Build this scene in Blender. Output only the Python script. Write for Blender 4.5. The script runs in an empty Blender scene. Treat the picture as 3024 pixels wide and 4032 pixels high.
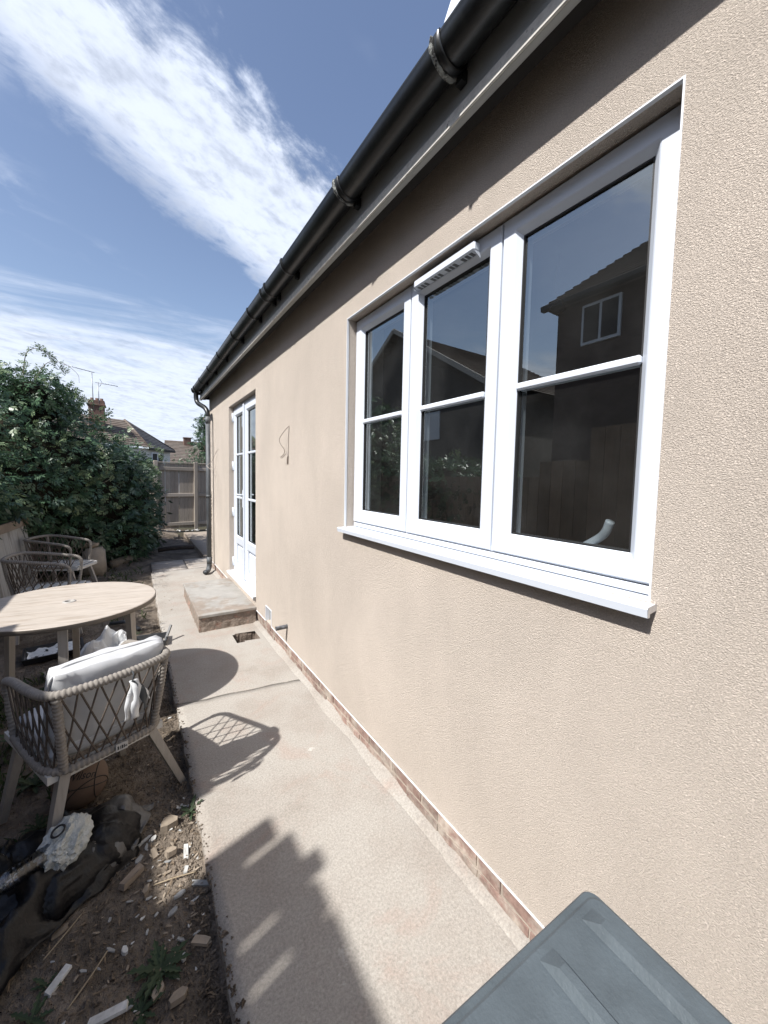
import bpy, bmesh, math, random
import numpy as np
from mathutils import Vector, Matrix, noise
R = math.radians
rnd = random.Random(7)
scene = bpy.context.scene
COL = scene.collection

# ------------------------------------------------------------------ camera
cam_d = bpy.data.cameras.new('camera'); cam = bpy.data.objects.new('camera', cam_d); COL.objects.link(cam)
scene.camera = cam
cam_d.sensor_fit = 'VERTICAL'; cam_d.sensor_height = 36.0
cam_d.lens = 36.0 * 1503.4 / 4032.0
cam_d.shift_x = -2.0 / 4032.0
cam_d.shift_y = -32.6 / 4032.0
cam_d.clip_start = 0.02; cam_d.clip_end = 3000
yaw, pit, rol = R(33.42), R(-3.71), R(1.23)
fw = Vector((math.sin(yaw)*math.cos(pit), math.cos(yaw)*math.cos(pit), math.sin(pit)))
rt = Vector((math.cos(yaw), -math.sin(yaw), 0)); up = rt.cross(fw)
rt2 = math.cos(rol)*rt + math.sin(rol)*up; up2 = -math.sin(rol)*rt + math.cos(rol)*up
M = Matrix((rt2, up2, -fw)).transposed().to_4x4(); M.translation = Vector((-1, 0, 1.45))
cam.matrix_world = M

# ------------------------------------------------------------------ sun, sky, exposure
SUN = Vector((0.81, 0.22, -1.0)).normalized()
ELEV = math.asin(-SUN.z)
sl = bpy.data.lights.new('sun', 'SUN'); so = bpy.data.objects.new('sun', sl); COL.objects.link(so)
sl.energy = 5.0; sl.angle = R(0.85); sl.color = (1.0, 0.975, 0.94)
so.rotation_euler = SUN.to_track_quat('-Z', 'Y').to_euler(); so.location = (-6, -2, 9)
scene.view_settings.view_transform = 'Standard'; scene.view_settings.look = 'None'
scene.view_settings.exposure = 0.60; scene.view_settings.gamma = 1.0
scene.view_settings.use_curve_mapping = False

world = bpy.data.worlds.new('World'); scene.world = world; world.use_nodes = True
def build_world():
    nt = world.node_tree; nt.nodes.clear(); N = nt.nodes.new; L = nt.links.new
    out = N('ShaderNodeOutputWorld'); bg = N('ShaderNodeBackground'); bg.inputs[1].default_value = 0.077
    L(bg.outputs[0], out.inputs[0])
    sky = N('ShaderNodeTexSky'); sky.sky_type = 'NISHITA'; sky.sun_disc = False
    sky.sun_elevation = ELEV
    sky.sun_rotation = math.atan2(-SUN.x, -SUN.y)     # azimuth of the sun, clockwise from +Y
    sky.altitude = 50; sky.air_density = 1.15; sky.dust_density = 1.1; sky.ozone_density = 1.6
    tc = N('ShaderNodeTexCoord'); sep = N('ShaderNodeSeparateXYZ'); L(tc.outputs['Generated'], sep.inputs[0])
    def m(op, a, b=None, c=None, clamp=False):
        n = N('ShaderNodeMath'); n.operation = op; n.use_clamp = clamp
        for i, v in enumerate((a, b, c)):
            if v is None: continue
            if isinstance(v, (int, float)): n.inputs[i].default_value = v
            else: L(v, n.inputs[i])
        return n.outputs[0]
    def ss(v, a, b):
        n = N('ShaderNodeMapRange'); n.interpolation_type = 'SMOOTHSTEP'; L(v, n.inputs[0])
        n.inputs[1].default_value = a; n.inputs[2].default_value = b; return n.outputs[0]
    dz = m('ADD', m('MAXIMUM', sep.outputs[2], 0.0), 0.12)
    px = m('DIVIDE', sep.outputs[0], dz); py = m('DIVIDE', sep.outputs[1], dz)
    def nz(x, y, sx, sy, det, rough, seed, dist=0.0):
        cb = N('ShaderNodeCombineXYZ'); L(m('MULTIPLY', x, sx), cb.inputs[0]); L(m('MULTIPLY', y, sy), cb.inputs[1]); cb.inputs[2].default_value = seed
        n = N('ShaderNodeTexNoise'); L(cb.outputs[0], n.inputs['Vector']); n.inputs['Scale'].default_value = 1.0
        n.inputs['Detail'].default_value = det; n.inputs['Roughness'].default_value = rough; n.inputs['Distortion'].default_value = dist
        return n.outputs[0]
    # axes along / across the cloud street
    ca, sa = math.cos(math.atan(0.52)), math.sin(math.atan(0.52))
    u = m('ADD', m('MULTIPLY', px, ca), m('MULTIPLY', py, sa))
    v = m('SUBTRACT', m('MULTIPLY', py, ca), m('MULTIPLY', px, sa))
    n1 = nz(u, v, 5.0, 9.0, 7, 0.62, 1.3, 0.3)
    n2 = nz(u, v, 16.0, 22.0, 5, 0.6, 4.1, 0.2)
    n3 = nz(u, v, 1.6, 2.4, 3, 0.5, 8.8)
    xc = m('MAXIMUM', m('MINIMUM', px, 1.4), -0.28)
    vv = m('SUBTRACT', py, m('MULTIPLY', px, 0.5))
    jit = m('ADD', m('MULTIPLY', m('SUBTRACT', n1, 0.5), 0.34), m('MULTIPLY', m('SUBTRACT', n2, 0.5), 0.14))
    vj = m('ADD', vv, jit)
    lo = m('SUBTRACT', vj, m('SUBTRACT', 0.86, m('MULTIPLY', xc, 0.19)))
    hi = m('SUBTRACT', m('ADD', 1.24, m('MULTIPLY', xc, 0.24)), vj)
    band = m('MULTIPLY', ss(lo, -0.04, 0.09), ss(hi, -0.10, 0.10))
    tex = ss(m('ADD', m('MULTIPLY', n1, 0.55), m('MULTIPLY', n2, 0.45)), 0.30, 0.58)
    band = m('MULTIPLY', band, m('ADD', 0.78, m('MULTIPLY', tex, 0.22)))
    rad = m('SQRT', m('ADD', m('MULTIPLY', px, px), m('MULTIPLY', py, py)))
    nb = nz(px, py, 1.1, 3.2, 7, 0.62, 12.5, 0.4)
    bank = ss(m('ADD', rad, m('MULTIPLY', m('SUBTRACT', nb, 0.5), 1.5)), 2.1, 2.75)
    bank = m('MULTIPLY', bank, m('ADD', 0.62, m('MULTIPLY', ss(nb, 0.22, 0.46), 0.38)))
    wis = m('MULTIPLY', m('MULTIPLY', ss(n3, 0.55, 0.74), ss(n1, 0.45, 0.72)), 0.42)
    cl = m('MAXIMUM', m('MAXIMUM', band, m('MULTIPLY', bank, 0.92)), wis)
    cl = m('MULTIPLY', m('MINIMUM', cl, 0.95), ss(sep.outputs[2], -0.01, 0.0))
    # cloud radiance in the same physical units as the sky
    br = m('ADD', 6.4, m('MULTIPLY', tex, 2.4))
    cc = N('ShaderNodeCombineXYZ'); L(m('MULTIPLY', br, 0.90), cc.inputs[0]); L(m('MULTIPLY', br, 0.985), cc.inputs[1]); L(m('MULTIPLY', br, 1.16), cc.inputs[2])
    hsv = N('ShaderNodeHueSaturation'); hsv.inputs['Saturation'].default_value = 0.95; hsv.inputs['Hue'].default_value = 0.506; hsv.inputs['Value'].default_value = 1.45; L(sky.outputs[0], hsv.inputs['Color'])
    mx = N('ShaderNodeMix'); mx.data_type = 'RGBA'; L(cl, mx.inputs[0]); L(hsv.outputs[0], mx.inputs[6]); L(cc.outputs[0], mx.inputs[7])
    L(mx.outputs[2], bg.inputs[0])
build_world()

# ------------------------------------------------------------------ materials
MATS = {}
def mat(name, col, rough=0.6, var=0.12, vscale=14.0, bump=0.0, bscale=80.0, bdist=0.01, col2=None, c2scale=3.0, c2lo=0.45, c2hi=0.6,
        metal=0.0, spec=0.5, stretch=(1, 1, 1), rand=0.0, transl=0.0, coat=0.0, det=6.0, coords='OBJ', voro=False):
    if name in MATS: return MATS[name]
    m_ = bpy.data.materials.new(name); m_.use_nodes = True; MATS[name] = m_
    nt = m_.node_tree; N = nt.nodes.new; L = nt.links.new
    b = nt.nodes['Principled BSDF']
    b.inputs['Roughness'].default_value = rough; b.inputs['Metallic'].default_value = metal
    b.inputs['Specular IOR Level'].default_value = spec
    b.inputs['Coat Weight'].default_value = coat
    if coords == 'OBJ':
        tc = N('ShaderNodeTexCoord'); src = tc.outputs['Object']
    else:
        tc = N('ShaderNodeNewGeometry'); src = tc.outputs['Position']
    mp = N('ShaderNodeMapping'); mp.inputs['Scale'].default_value = stretch; L(src, mp.inputs[0]); vec = mp.outputs[0]
    def noi(s, d=det, ro=0.6, dist=0.0):
        n = N('ShaderNodeTexNoise'); n.inputs['Scale'].default_value = s; n.inputs['Detail'].default_value = d; n.inputs['Roughness'].default_value = ro
        n.inputs['Distortion'].default_value = dist; L(vec, n.inputs['Vector']); return n.outputs[0]
    c = N('ShaderNodeRGB'); c.outputs[0].default_value = (*col, 1); cur = c.outputs[0]
    if col2 is not None:
        mr = N('ShaderNodeMapRange'); L(noi(c2scale, 5, 0.65), mr.inputs[0]); mr.inputs[1].default_value = c2lo; mr.inputs[2].default_value = c2hi
        mx = N('ShaderNodeMix'); mx.data_type = 'RGBA'; L(mr.outputs[0], mx.inputs[0]); L(cur, mx.inputs[6]); mx.inputs[7].default_value = (*col2, 1); cur = mx.outputs[2]
    if var or rand:
        h = N('ShaderNodeHueSaturation'); L(cur, h.inputs['Color'])
        mr = N('ShaderNodeMapRange'); L(noi(vscale), mr.inputs[0]); mr.inputs[1].default_value = 0.25; mr.inputs[2].default_value = 0.75
        mr.inputs[3].default_value = 1 - var; mr.inputs[4].default_value = 1 + var
        if rand:
            oi = N('ShaderNodeObjectInfo'); mm = N('ShaderNodeMath'); mm.operation = 'MULTIPLY_ADD'; L(oi.outputs['Random'], mm.inputs[0]); mm.inputs[1].default_value = 2*rand; mm.inputs[2].default_value = 1 - rand
            m2 = N('ShaderNodeMath'); m2.operation = 'MULTIPLY'; L(mm.outputs[0], m2.inputs[0]); L(mr.outputs[0], m2.inputs[1]); L(m2.outputs[0], h.inputs['Value'])
        else: L(mr.outputs[0], h.inputs['Value'])
        cur = h.outputs[0]
    L(cur, b.inputs['Base Color'])
    if bump:
        bp = N('ShaderNodeBump'); bp.inputs['Strength'].default_value = bump; bp.inputs['Distance'].default_value = bdist
        if voro:
            vn = N('ShaderNodeTexVoronoi'); vn.inputs['Scale'].default_value = bscale; L(vec, vn.inputs['Vector']); vn.feature = 'SMOOTH_F1'
            L(vn.outputs[0], bp.inputs['Height'])
        else: L(noi(bscale, 4, 0.6), bp.inputs['Height'])
        L(bp.outputs[0], b.inputs['Normal'])
    if transl:
        out = nt.nodes['Material Output']; t = N('ShaderNodeBsdfTranslucent'); L(cur, t.inputs[0]); ms = N('ShaderNodeMixShader'); ms.inputs[0].default_value = transl
        L(b.outputs[0], ms.inputs[1]); L(t.outputs[0], ms.inputs[2]); L(ms.outputs[0], out.inputs[0])
    return m_

def glass_mat(name, tint, ior=1.9, rough=0.0, dirt=0.0):
    m_ = bpy.data.materials.new(name); m_.use_nodes = True; MATS[name] = m_
    nt = m_.node_tree; nt.nodes.clear(); N = nt.nodes.new; L = nt.links.new
    out = N('ShaderNodeOutputMaterial'); tr = N('ShaderNodeBsdfTransparent'); tr.inputs[0].default_value = (*tint, 1)
    gl = N('ShaderNodeBsdfGlossy'); gl.inputs['Roughness'].default_value = rough; gl.inputs[0].default_value = (0.93, 0.98, 0.97, 1)
    # Schlick reflectance, the same from both sides of the pane
    gm = N('ShaderNodeNewGeometry'); dt = N('ShaderNodeVectorMath'); dt.operation = 'DOT_PRODUCT'; L(gm.outputs['Normal'], dt.inputs[0]); L(gm.outputs['Incoming'], dt.inputs[1])
    ab = N('ShaderNodeMath'); ab.operation = 'ABSOLUTE'; L(dt.outputs['Value'], ab.inputs[0]); om = N('ShaderNodeMath'); om.operation = 'SUBTRACT'; om.inputs[0].default_value = 1.0; L(ab.outputs[0], om.inputs[1])
    pw = N('ShaderNodeMath'); pw.operation = 'POWER'; L(om.outputs[0], pw.inputs[0]); pw.inputs[1].default_value = 5.0; f0 = ((ior - 1)/(ior + 1))**2
    fr = N('ShaderNodeMath'); fr.operation = 'MULTIPLY_ADD'; L(pw.outputs[0], fr.inputs[0]); fr.inputs[1].default_value = 1 - f0; fr.inputs[2].default_value = f0
    ms = N('ShaderNodeMixShader'); L(fr.outputs[0], ms.inputs[0]); L(tr.outputs[0], ms.inputs[1]); L(gl.outputs[0], ms.inputs[2])
    last = ms.outputs[0]
    if dirt:
        g = N('ShaderNodeNewGeometry'); sp = N('ShaderNodeSeparateXYZ'); L(g.outputs['Position'], sp.inputs[0])
        n = N('ShaderNodeTexNoise'); n.inputs['Scale'].default_value = 160; n.inputs['Detail'].default_value = 5; n.inputs['Roughness'].default_value = 0.8; L(g.outputs['Position'], n.inputs['Vector'])
        n2 = N('ShaderNodeTexNoise'); n2.inputs['Scale'].default_value = 4.5; n2.inputs['Detail'].default_value = 3; L(g.outputs['Position'], n2.inputs['Vector'])
        a = N('ShaderNodeMapRange'); L(n.outputs[0], a.inputs[0]); a.inputs[1].default_value = 0.62; a.inputs[2].default_value = 0.80
        h = N('ShaderNodeMapRange'); L(sp.outputs[2], h.inputs[0]); h.inputs[1].default_value = 1.62; h.inputs[2].default_value = 1.28; h.inputs[3].default_value = 0.04; h.inputs[4].default_value = 1.0
        c = N('ShaderNodeMapRange'); L(n2.outputs[0], c.inputs[0]); c.inputs[1].default_value = 0.42; c.inputs[2].default_value = 0.62
        m1 = N('ShaderNodeMath'); m1.operation = 'MULTIPLY'; L(a.outputs[0], m1.inputs[0]); L(h.outputs[0], m1.inputs[1])
        m2 = N('ShaderNodeMath'); m2.operation = 'MULTIPLY'; L(m1.outputs[0], m2.inputs[0]); L(c.outputs[0], m2.inputs[1])
        m3 = N('ShaderNodeMath'); m3.operation = 'MULTIPLY'; L(m2.outputs[0], m3.inputs[0]); m3.inputs[1].default_value = dirt
        m4 = N('ShaderNodeMapRange'); L(c.outputs[0], m4.inputs[0]); m4.inputs[3].default_value = 0.006; m4.inputs[4].default_value = 0.016  # even dust film, also added as haze to lift the dark panes
        m5 = N('ShaderNodeMath'); m5.operation = 'ADD'; L(m3.outputs[0], m5.inputs[0]); L(m4.outputs[0], m5.inputs[1])
        df = N('ShaderNodeBsdfDiffuse'); df.inputs[0].default_value = (0.75, 0.75, 0.73, 1)
        ms2 = N('ShaderNodeMixShader'); L(m5.outputs[0], ms2.inputs[0]); L(last, ms2.inputs[1]); L(df.outputs[0], ms2.inputs[2]); last = ms2.outputs[0]
    L(last, out.inputs[0]); return m_

# ------------------------------------------------------------------ mesh helpers
def V(*a): return Vector(a)
class MB:
    def __init__(s): s.v = []; s.f = []; s.sm = []
    def add(s, vs, fs, smooth=False):
        o = len(s.v); s.v += [tuple(v) for v in vs]
        for f in fs: s.f.append([i + o for i in f]); s.sm.append(smooth)
        return s
    def box(s, a, b, rot=None, at=None):
        x0, y0, z0 = a; x1, y1, z1 = b
        vs = [V(x, y, z) for z in (z0, z1) for y in (y0, y1) for x in (x0, x1)]
        if rot is not None: vs = [rot @ v for v in vs]
        if at is not None: vs = [v + Vector(at) for v in vs]
        return s.add(vs, [(0,2,3,1),(4,5,7,6),(0,1,5,4),(2,6,7,3),(0,4,6,2),(1,3,7,5)])
    def bbox(s, a, b, c=0.004):   # box with chamfered edges
        lo = Vector(a); hi = Vector(b); c = min(c, (hi - lo).x*0.4, (hi - lo).y*0.4, (hi - lo).z*0.4)
        bm = bmesh.new(); bmesh.ops.create_cube(bm, size=1)
        for v in bm.verts: v.co = Vector([(lo[i] + hi[i])/2 + v.co[i]*(hi[i] - lo[i]) for i in range(3)])
        bmesh.ops.bevel(bm, geom=bm.edges[:], offset=c, segments=1, affect='EDGES')
        bm.verts.index_update(); s.add([v.co for v in bm.verts], [[v.index for v in f.verts] for f in bm.faces]); bm.free(); return s
    def quad(s, *p): return s.add(p, [tuple(range(len(p)))])
    def tube(s, path, r, n=8, cap=True, smooth=True, closed=False):
        P = [Vector(p) for p in path]; rs = r if isinstance(r, (list, tuple)) else [r]*len(P)
        vs = []; fs = []; prev = None
        for i, p in enumerate(P):
            if closed: t = P[(i+1) % len(P)] - P[i-1]
            else: t = (P[min(i+1, len(P)-1)] - P[max(i-1, 0)])
            t.normalize()
            if prev is None:
                a = Vector((0, 0, 1)) if abs(t.z) < 0.9 else Vector((1, 0, 0)); nx = t.cross(a).normalized()
            else:
                nx = (prev - t*prev.dot(t)).normalized()
            prev = nx; ny = t.cross(nx)
            for k in range(n):
                a = 2*math.pi*k/n; vs.append(p + (nx*math.cos(a) + ny*math.sin(a))*rs[i])
        m_ = len(P)
        for i in range(m_ if closed else m_-1):
            j = (i+1) % m_
            for k in range(n):
                k2 = (k+1) % n; fs.append((i*n+k, i*n+k2, j*n+k2, j*n+k))
        if cap and not closed: fs.append(tuple(range(n-1, -1, -1))); fs.append(tuple((m_-1)*n + k for k in range(n)))
        return s.add(vs, fs, smooth)
    def lathe(s, prof, n=24, at=(0, 0, 0), smooth=True):
        vs = []; fs = []; at = Vector(at)
        for r, z in prof:
            for k in range(n):
                a = 2*math.pi*k/n; vs.append(at + V(r*math.cos(a), r*math.sin(a), z))
        for i in range(len(prof)-1):
            for k in range(n):
                k2 = (k+1) % n; fs.append((i*n+k, i*n+k2, (i+1)*n+k2, (i+1)*n+k))
        return s.add(vs, fs, smooth)
    def bar(s, a, b, w, h, upv=(0, 0, 1), taper=1.0):   # rectangular bar from a to b
        a = Vector(a); b = Vector(b); t = (b - a).normalized(); u = Vector(upv); x = t.cross(u).normalized(); u = x.cross(t)
        vs = []
        for p, k in ((a, 1.0), (b, taper)):
            for sx, su in ((-1,-1),(1,-1),(1,1),(-1,1)): vs.append(p + x*sx*w/2*k + u*su*h/2*k)
        return s.add(vs, [(3,2,1,0),(4,5,6,7),(0,1,5,4),(1,2,6,5),(2,3,7,6),(3,0,4,7)])
    def build(s, name, m_=None, parent=None, loc=None):
        me = bpy.data.meshes.new(name); me.from_pydata(s.v, [], s.f)
        me.polygons.foreach_set('use_smooth', s.sm); me.update()
        return link(name, me, m_, parent, loc)
def link(name, me, m_=None, parent=None, loc=None):
    o = bpy.data.objects.new(name, me); COL.objects.link(o)
    if m_ is not None and me is not None and not me.materials: me.materials.append(m_)
    if parent is not None: o.parent = parent
    if loc is not None: o.location = loc
    return o
def tag(o, label=None, cat=None, group=None, kind=None):
    if label: o['label'] = label
    if cat: o['category'] = cat
    if group: o['group'] = group
    if kind: o['kind'] = kind
    return o
def thing(name, label, cat, loc=(0, 0, 0), rz=0.0, group=None):
    o = bpy.data.objects.new(name, None); COL.objects.link(o); o.location = loc; o.rotation_euler = (0, 0, rz); o.empty_display_size = 0.1
    return tag(o, label, cat, group)
def copy_tree(o, parent=None):
    c = o.copy(); COL.objects.link(c); c.parent = parent
    for ch in list(o.children): copy_tree(ch, c)
    return c
def bez(p, n=24):   # Catmull-Rom through points
    P = [Vector(q) for q in p]; P = [2*P[0]-P[1]] + P + [2*P[-1]-P[-2]]; out = []
    for i in range(1, len(P)-2):
        for k in range(n):
            t = k/n; a, b, c, d = P[i-1], P[i], P[i+1], P[i+2]
            out.append(0.5*((2*b) + (c-a)*t + (2*a-5*b+4*c-d)*t*t + (3*b-a-3*c+d)*t**3))
    out.append(P[-2]); return out
def hfun(x, y, s, seed=0.0): return noise.fractal(Vector((x*s, y*s, seed)), 1.0, 2.1, 4)

exec_parts = []
# ------------------------------------------------------------------ shared materials
m_soil = mat('soil', (0.125, 0.102, 0.08), 0.95, 0.40, 14, 1.0, 55, 0.022, col2=(0.235, 0.195, 0.155), c2scale=2.2, c2lo=0.42, c2hi=0.62, spec=0.15, coords='POS')
m_ground = mat('ground', (0.075, 0.06, 0.045), 0.95, 0.3, 1.5, 0.5, 8, 0.05, col2=(0.05, 0.05, 0.03), c2scale=0.6, spec=0.1, coords='POS')
def concrete_mat():
    m_ = bpy.data.materials.new('concrete'); m_.use_nodes = True; nt = m_.node_tree; N = nt.nodes.new; L = nt.links.new; b = nt.nodes['Principled BSDF']; b.inputs['Roughness'].default_value = 0.9; b.inputs['Specular IOR Level'].default_value = 0.2
    g = N('ShaderNodeNewGeometry'); pos = g.outputs['Position']
    def noi(s, d=6, ro=0.62, dist=0.0, off=0.0):
        mp = N('ShaderNodeMapping'); mp.inputs['Location'].default_value = (off, off*.7, 0); L(pos, mp.inputs[0]); n = N('ShaderNodeTexNoise'); n.inputs['Scale'].default_value = s; n.inputs['Detail'].default_value = d; n.inputs['Roughness'].default_value = ro; n.inputs['Distortion'].default_value = dist; L(mp.outputs[0], n.inputs['Vector']); return n.outputs[0]
    def rng_(v, a, b_, c=0.0, d=1.0):
        n = N('ShaderNodeMapRange'); L(v, n.inputs[0]); n.inputs[1].default_value = a; n.inputs[2].default_value = b_; n.inputs[3].default_value = c; n.inputs[4].default_value = d; return n.outputs[0]
    def mix(f, a, c):
        n = N('ShaderNodeMix'); n.data_type = 'RGBA'; L(f, n.inputs[0]); (L(a, n.inputs[6]) if not isinstance(a, tuple) else setattr(n.inputs[6], 'default_value', (*a, 1))); n.inputs[7].default_value = (*c, 1); return n.outputs[2]
    col = mix(rng_(noi(1.7), .44, .66), (0.345, 0.320, 0.285), (0.29, 0.256, 0.222))
    col = mix(rng_(noi(3.1, 8, .7, .8, 5), .54, .68, 0, .42), col, (0.32, 0.235, 0.195))     # reddish brick dust stains
    col = mix(rng_(noi(2.2, 9, .72, .5, 11), .58, .70, 0, .6), col, (0.25, 0.222, 0.19))     # grey damp stains
    col = mix(rng_(noi(5.5, 7, .7, .3, 23), .655, .70, 0, .8), col, (0.50, 0.475, 0.435))    # pale mortar splashes
    pits = rng_(noi(210, 4, .75, 0, 3), .27, .36, 1, 0); col = mix(rng_(pits, 0, 1, 0, .5), col, (0.19, 0.16, 0.13))
    grit = noi(110, 5, .8); h = N('ShaderNodeHueSaturation'); L(col, h.inputs['Color']); L(rng_(grit, .28, .72, .68, 1.30), h.inputs['Value']); L(h.outputs[0], b.inputs['Base Color'])
    hh = N('ShaderNodeMath'); hh.operation = 'MULTIPLY_ADD'; L(pits, hh.inputs[0]); hh.inputs[1].default_value = -.5; L(noi(150, 4, .65), hh.inputs[2])
    bp = N('ShaderNodeBump'); bp.inputs['Strength'].default_value = .6; bp.inputs['Distance'].default_value = .0032; L(hh.outputs[0], bp.inputs['Height']); L(bp.outputs[0], b.inputs['Normal'])
    MATS['concrete'] = m_; return m_
m_conc = concrete_mat()
m_flag = mat('flagstone', (0.27, 0.235, 0.20), 0.85, 0.2, 6, 0.4, 30, 0.006, col2=(0.36, 0.33, 0.30), c2scale=2.6, spec=0.25, stretch=(0.6, 2.2, 1), coords='POS')
m_white = mat('white_upvc', (0.60, 0.637, 0.695), 0.32, 0.02, 6, 0.03, 300, 0.001, spec=0.45)
m_bead = mat('white_bead', (0.68, 0.70, 0.73), 0.5, 0.03)
m_gasket = mat('black_gasket', (0.012, 0.012, 0.013), 0.6, 0)
m_black = mat('black_gutter_plastic', (0.011, 0.012, 0.013), 0.36, 0.4, 6, 0.12, 60, 0.003, col2=(0.035, 0.038, 0.036), c2scale=4, c2lo=0.52, c2hi=0.75, spec=0.5)
m_sealant = mat('weathered_sealant', (0.30, 0.31, 0.29), 0.9, 0.5, 60, 0.9, 140, 0.01, col2=(0.03, 0.03, 0.03), c2scale=45, c2lo=0.45, c2hi=0.55)
m_fascia = mat('grey_fascia', (0.34, 0.35, 0.345), 0.55, 0.2, 18, 0.15, 60, 0.004, col2=(0.25, 0.25, 0.24), c2scale=9, c2lo=0.52, c2hi=0.72, stretch=(1, 0.25, 1))
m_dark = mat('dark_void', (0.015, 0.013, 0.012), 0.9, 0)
m_brick = mat('red_brick', (0.245, 0.165, 0.138), 0.9, 0.30, 40, 0.5, 160, 0.004, col2=(0.35, 0.30, 0.255), c2scale=11, c2lo=0.44, c2hi=0.60, spec=0.2, rand=0.22, coords='POS')
m_mortar = mat('mortar', (0.36, 0.31, 0.26), 0.95, 0.25, 30, 0.6, 90, 0.006, spec=0.15, coords='POS')
m_pipe = mat('grey_pipe', (0.06, 0.066, 0.072), 0.6, 0.3, 9, 0.08, 60, 0.003, col2=(0.13, 0.14, 0.15), c2scale=7, c2lo=0.52, c2hi=0.7, stretch=(1, 1, 0.3))
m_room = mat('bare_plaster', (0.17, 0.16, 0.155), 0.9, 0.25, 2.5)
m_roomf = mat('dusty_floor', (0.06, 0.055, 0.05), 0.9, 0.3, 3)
m_slate = mat('slate_roof', (0.05, 0.05, 0.055), 0.75, 0.35, 5, 0.4, 20, 0.01, rand=0.1)
m_pane = glass_mat('window_glass', (0.60, 0.64, 0.64), 3.1, 0.0, 0.75)
m_pane2 = glass_mat('far_glass', (0.25, 0.27, 0.27), 1.9)

# render coat: dashed texture with small raised aggregate, in metres
def render_mat():
    m_ = bpy.data.materials.new('dash_render'); m_.use_nodes = True; nt = m_.node_tree; N = nt.nodes.new; L = nt.links.new; b = nt.nodes['Principled BSDF']
    b.inputs['Roughness'].default_value = 0.93; b.inputs['Specular IOR Level'].default_value = 0.18
    g = N('ShaderNodeNewGeometry'); pos = g.outputs['Position']
    def noi(s, d, ro, st=(1, 1, 1), rot=(0, 0, 0)):
        mp = N('ShaderNodeMapping'); mp.inputs['Scale'].default_value = st; mp.inputs['Rotation'].default_value = rot; L(pos, mp.inputs[0])
        n = N('ShaderNodeTexNoise'); n.inputs['Scale'].default_value = s; n.inputs['Detail'].default_value = d; n.inputs['Roughness'].default_value = ro; n.inputs['Distortion'].default_value = 0.6; L(mp.outputs[0], n.inputs['Vector']); return n.outputs[0]
    fine = noi(270, 3, 0.6, (1, 1, 1.4)); mid = noi(135, 3, 0.55, (1, 0.8, 1.2)); big = noi(1.1, 4, 0.55); stain = noi(3.0, 6, 0.65, (1, 1, 0.35))
    mr = N('ShaderNodeMapRange'); L(fine, mr.inputs[0]); mr.inputs[1].default_value = 0.36; mr.inputs[2].default_value = 0.62
    ad = N('ShaderNodeMath'); ad.operation = 'MULTIPLY_ADD'; L(mid, ad.inputs[0]); ad.inputs[1].default_value = 0.9; L(mr.outputs[0], ad.inputs[2])
    bp = N('ShaderNodeBump'); bp.inputs['Strength'].default_value = 0.75; bp.inputs['Distance'].default_value = 0.0040; L(ad.outputs[0], bp.inputs['Height']); L(bp.outputs[0], b.inputs['Normal'])
    v1 = N('ShaderNodeMapRange'); L(big, v1.inputs[0]); v1.inputs[1].default_value = 0.3; v1.inputs[2].default_value = 0.7; v1.inputs[3].default_value = 0.92; v1.inputs[4].default_value = 1.05
    v2 = N('ShaderNodeMapRange'); L(stain, v2.inputs[0]); v2.inputs[1].default_value = 0.3; v2.inputs[2].default_value = 0.7; v2.inputs[3].default_value = 0.935; v2.inputs[4].default_value = 1.04
    v3 = N('ShaderNodeMapRange'); L(mr.outputs[0], v3.inputs[0]); v3.inputs[3].default_value = 0.82; v3.inputs[4].default_value = 1.04  # hollows of the dash darkened in the colour like occlusion shade
    a = N('ShaderNodeMath'); a.operation = 'MULTIPLY'; L(v1.outputs[0], a.inputs[0]); L(v2.outputs[0], a.inputs[1])
    a2 = N('ShaderNodeMath'); a2.operation = 'MULTIPLY'; L(a.outputs[0], a2.inputs[0]); L(v3.outputs[0], a2.inputs[1])
    h = N('ShaderNodeHueSaturation'); h.inputs['Color'].default_value = (0.615, 0.538, 0.463, 1); L(a2.outputs[0], h.inputs['Value']); L(h.outputs[0], b.inputs['Base Color'])
    return m_
m_render = render_mat()

# ------------------------------------------------------------------ ground
def build_ground():
    mb = MB(); S = 900
    mb.add([(-S, -S, -0.12), (S, -S, -0.12), (S, S, -0.12), (-S, S, -0.12)], [(0, 1, 2, 3)])
    tag(mb.build('ground', m_ground), kind='structure')
    # soil bed between fence and path
    ys = list(np.arange(0.2, 4.2, 0.022)) + list(np.arange(4.2, 7.4, 0.05)) + list(np.arange(7.4, 14.2, 0.12))
    ys = list(np.arange(-2.5, 0.2, 0.15)) + ys
    xs = list(np.arange(-3.2, -1.8, 0.08)) + list(np.arange(-1.8, -0.74, 0.022)) + [-0.70, -0.4, 0.0, 0.5, 1.2, 2.5]
    vs = []; fs = []
    for y in ys:
        for x in xs:
            z = -0.045 + 0.030*hfun(x, y, 2.2, 3) + 0.014*hfun(x, y, 8, 5) + (0.008*hfun(x, y, 26, 9) if y < 5 else 0)
            if y > 7.3 and x < 0.2: z += 0.03
            if x > -0.86: z = min(z, -0.006 - 0.02*max(0, (x + 0.86)/0.1))
            if x > -0.70 and y < 10.7: z = -0.09
            elif y > 10.7: z += 0.05
            vs.append((x, y, z))
    n = len(xs)
    for j in range(len(ys)-1):
        for i in range(n-1): fs.append((j*n+i, j*n+i+1, (j+1)*n+i+1, (j+1)*n+i))
    mb = MB(); mb.add(vs, fs, True); tag(mb.build('soil_bed', m_soil), kind='structure')
build_ground()

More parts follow.
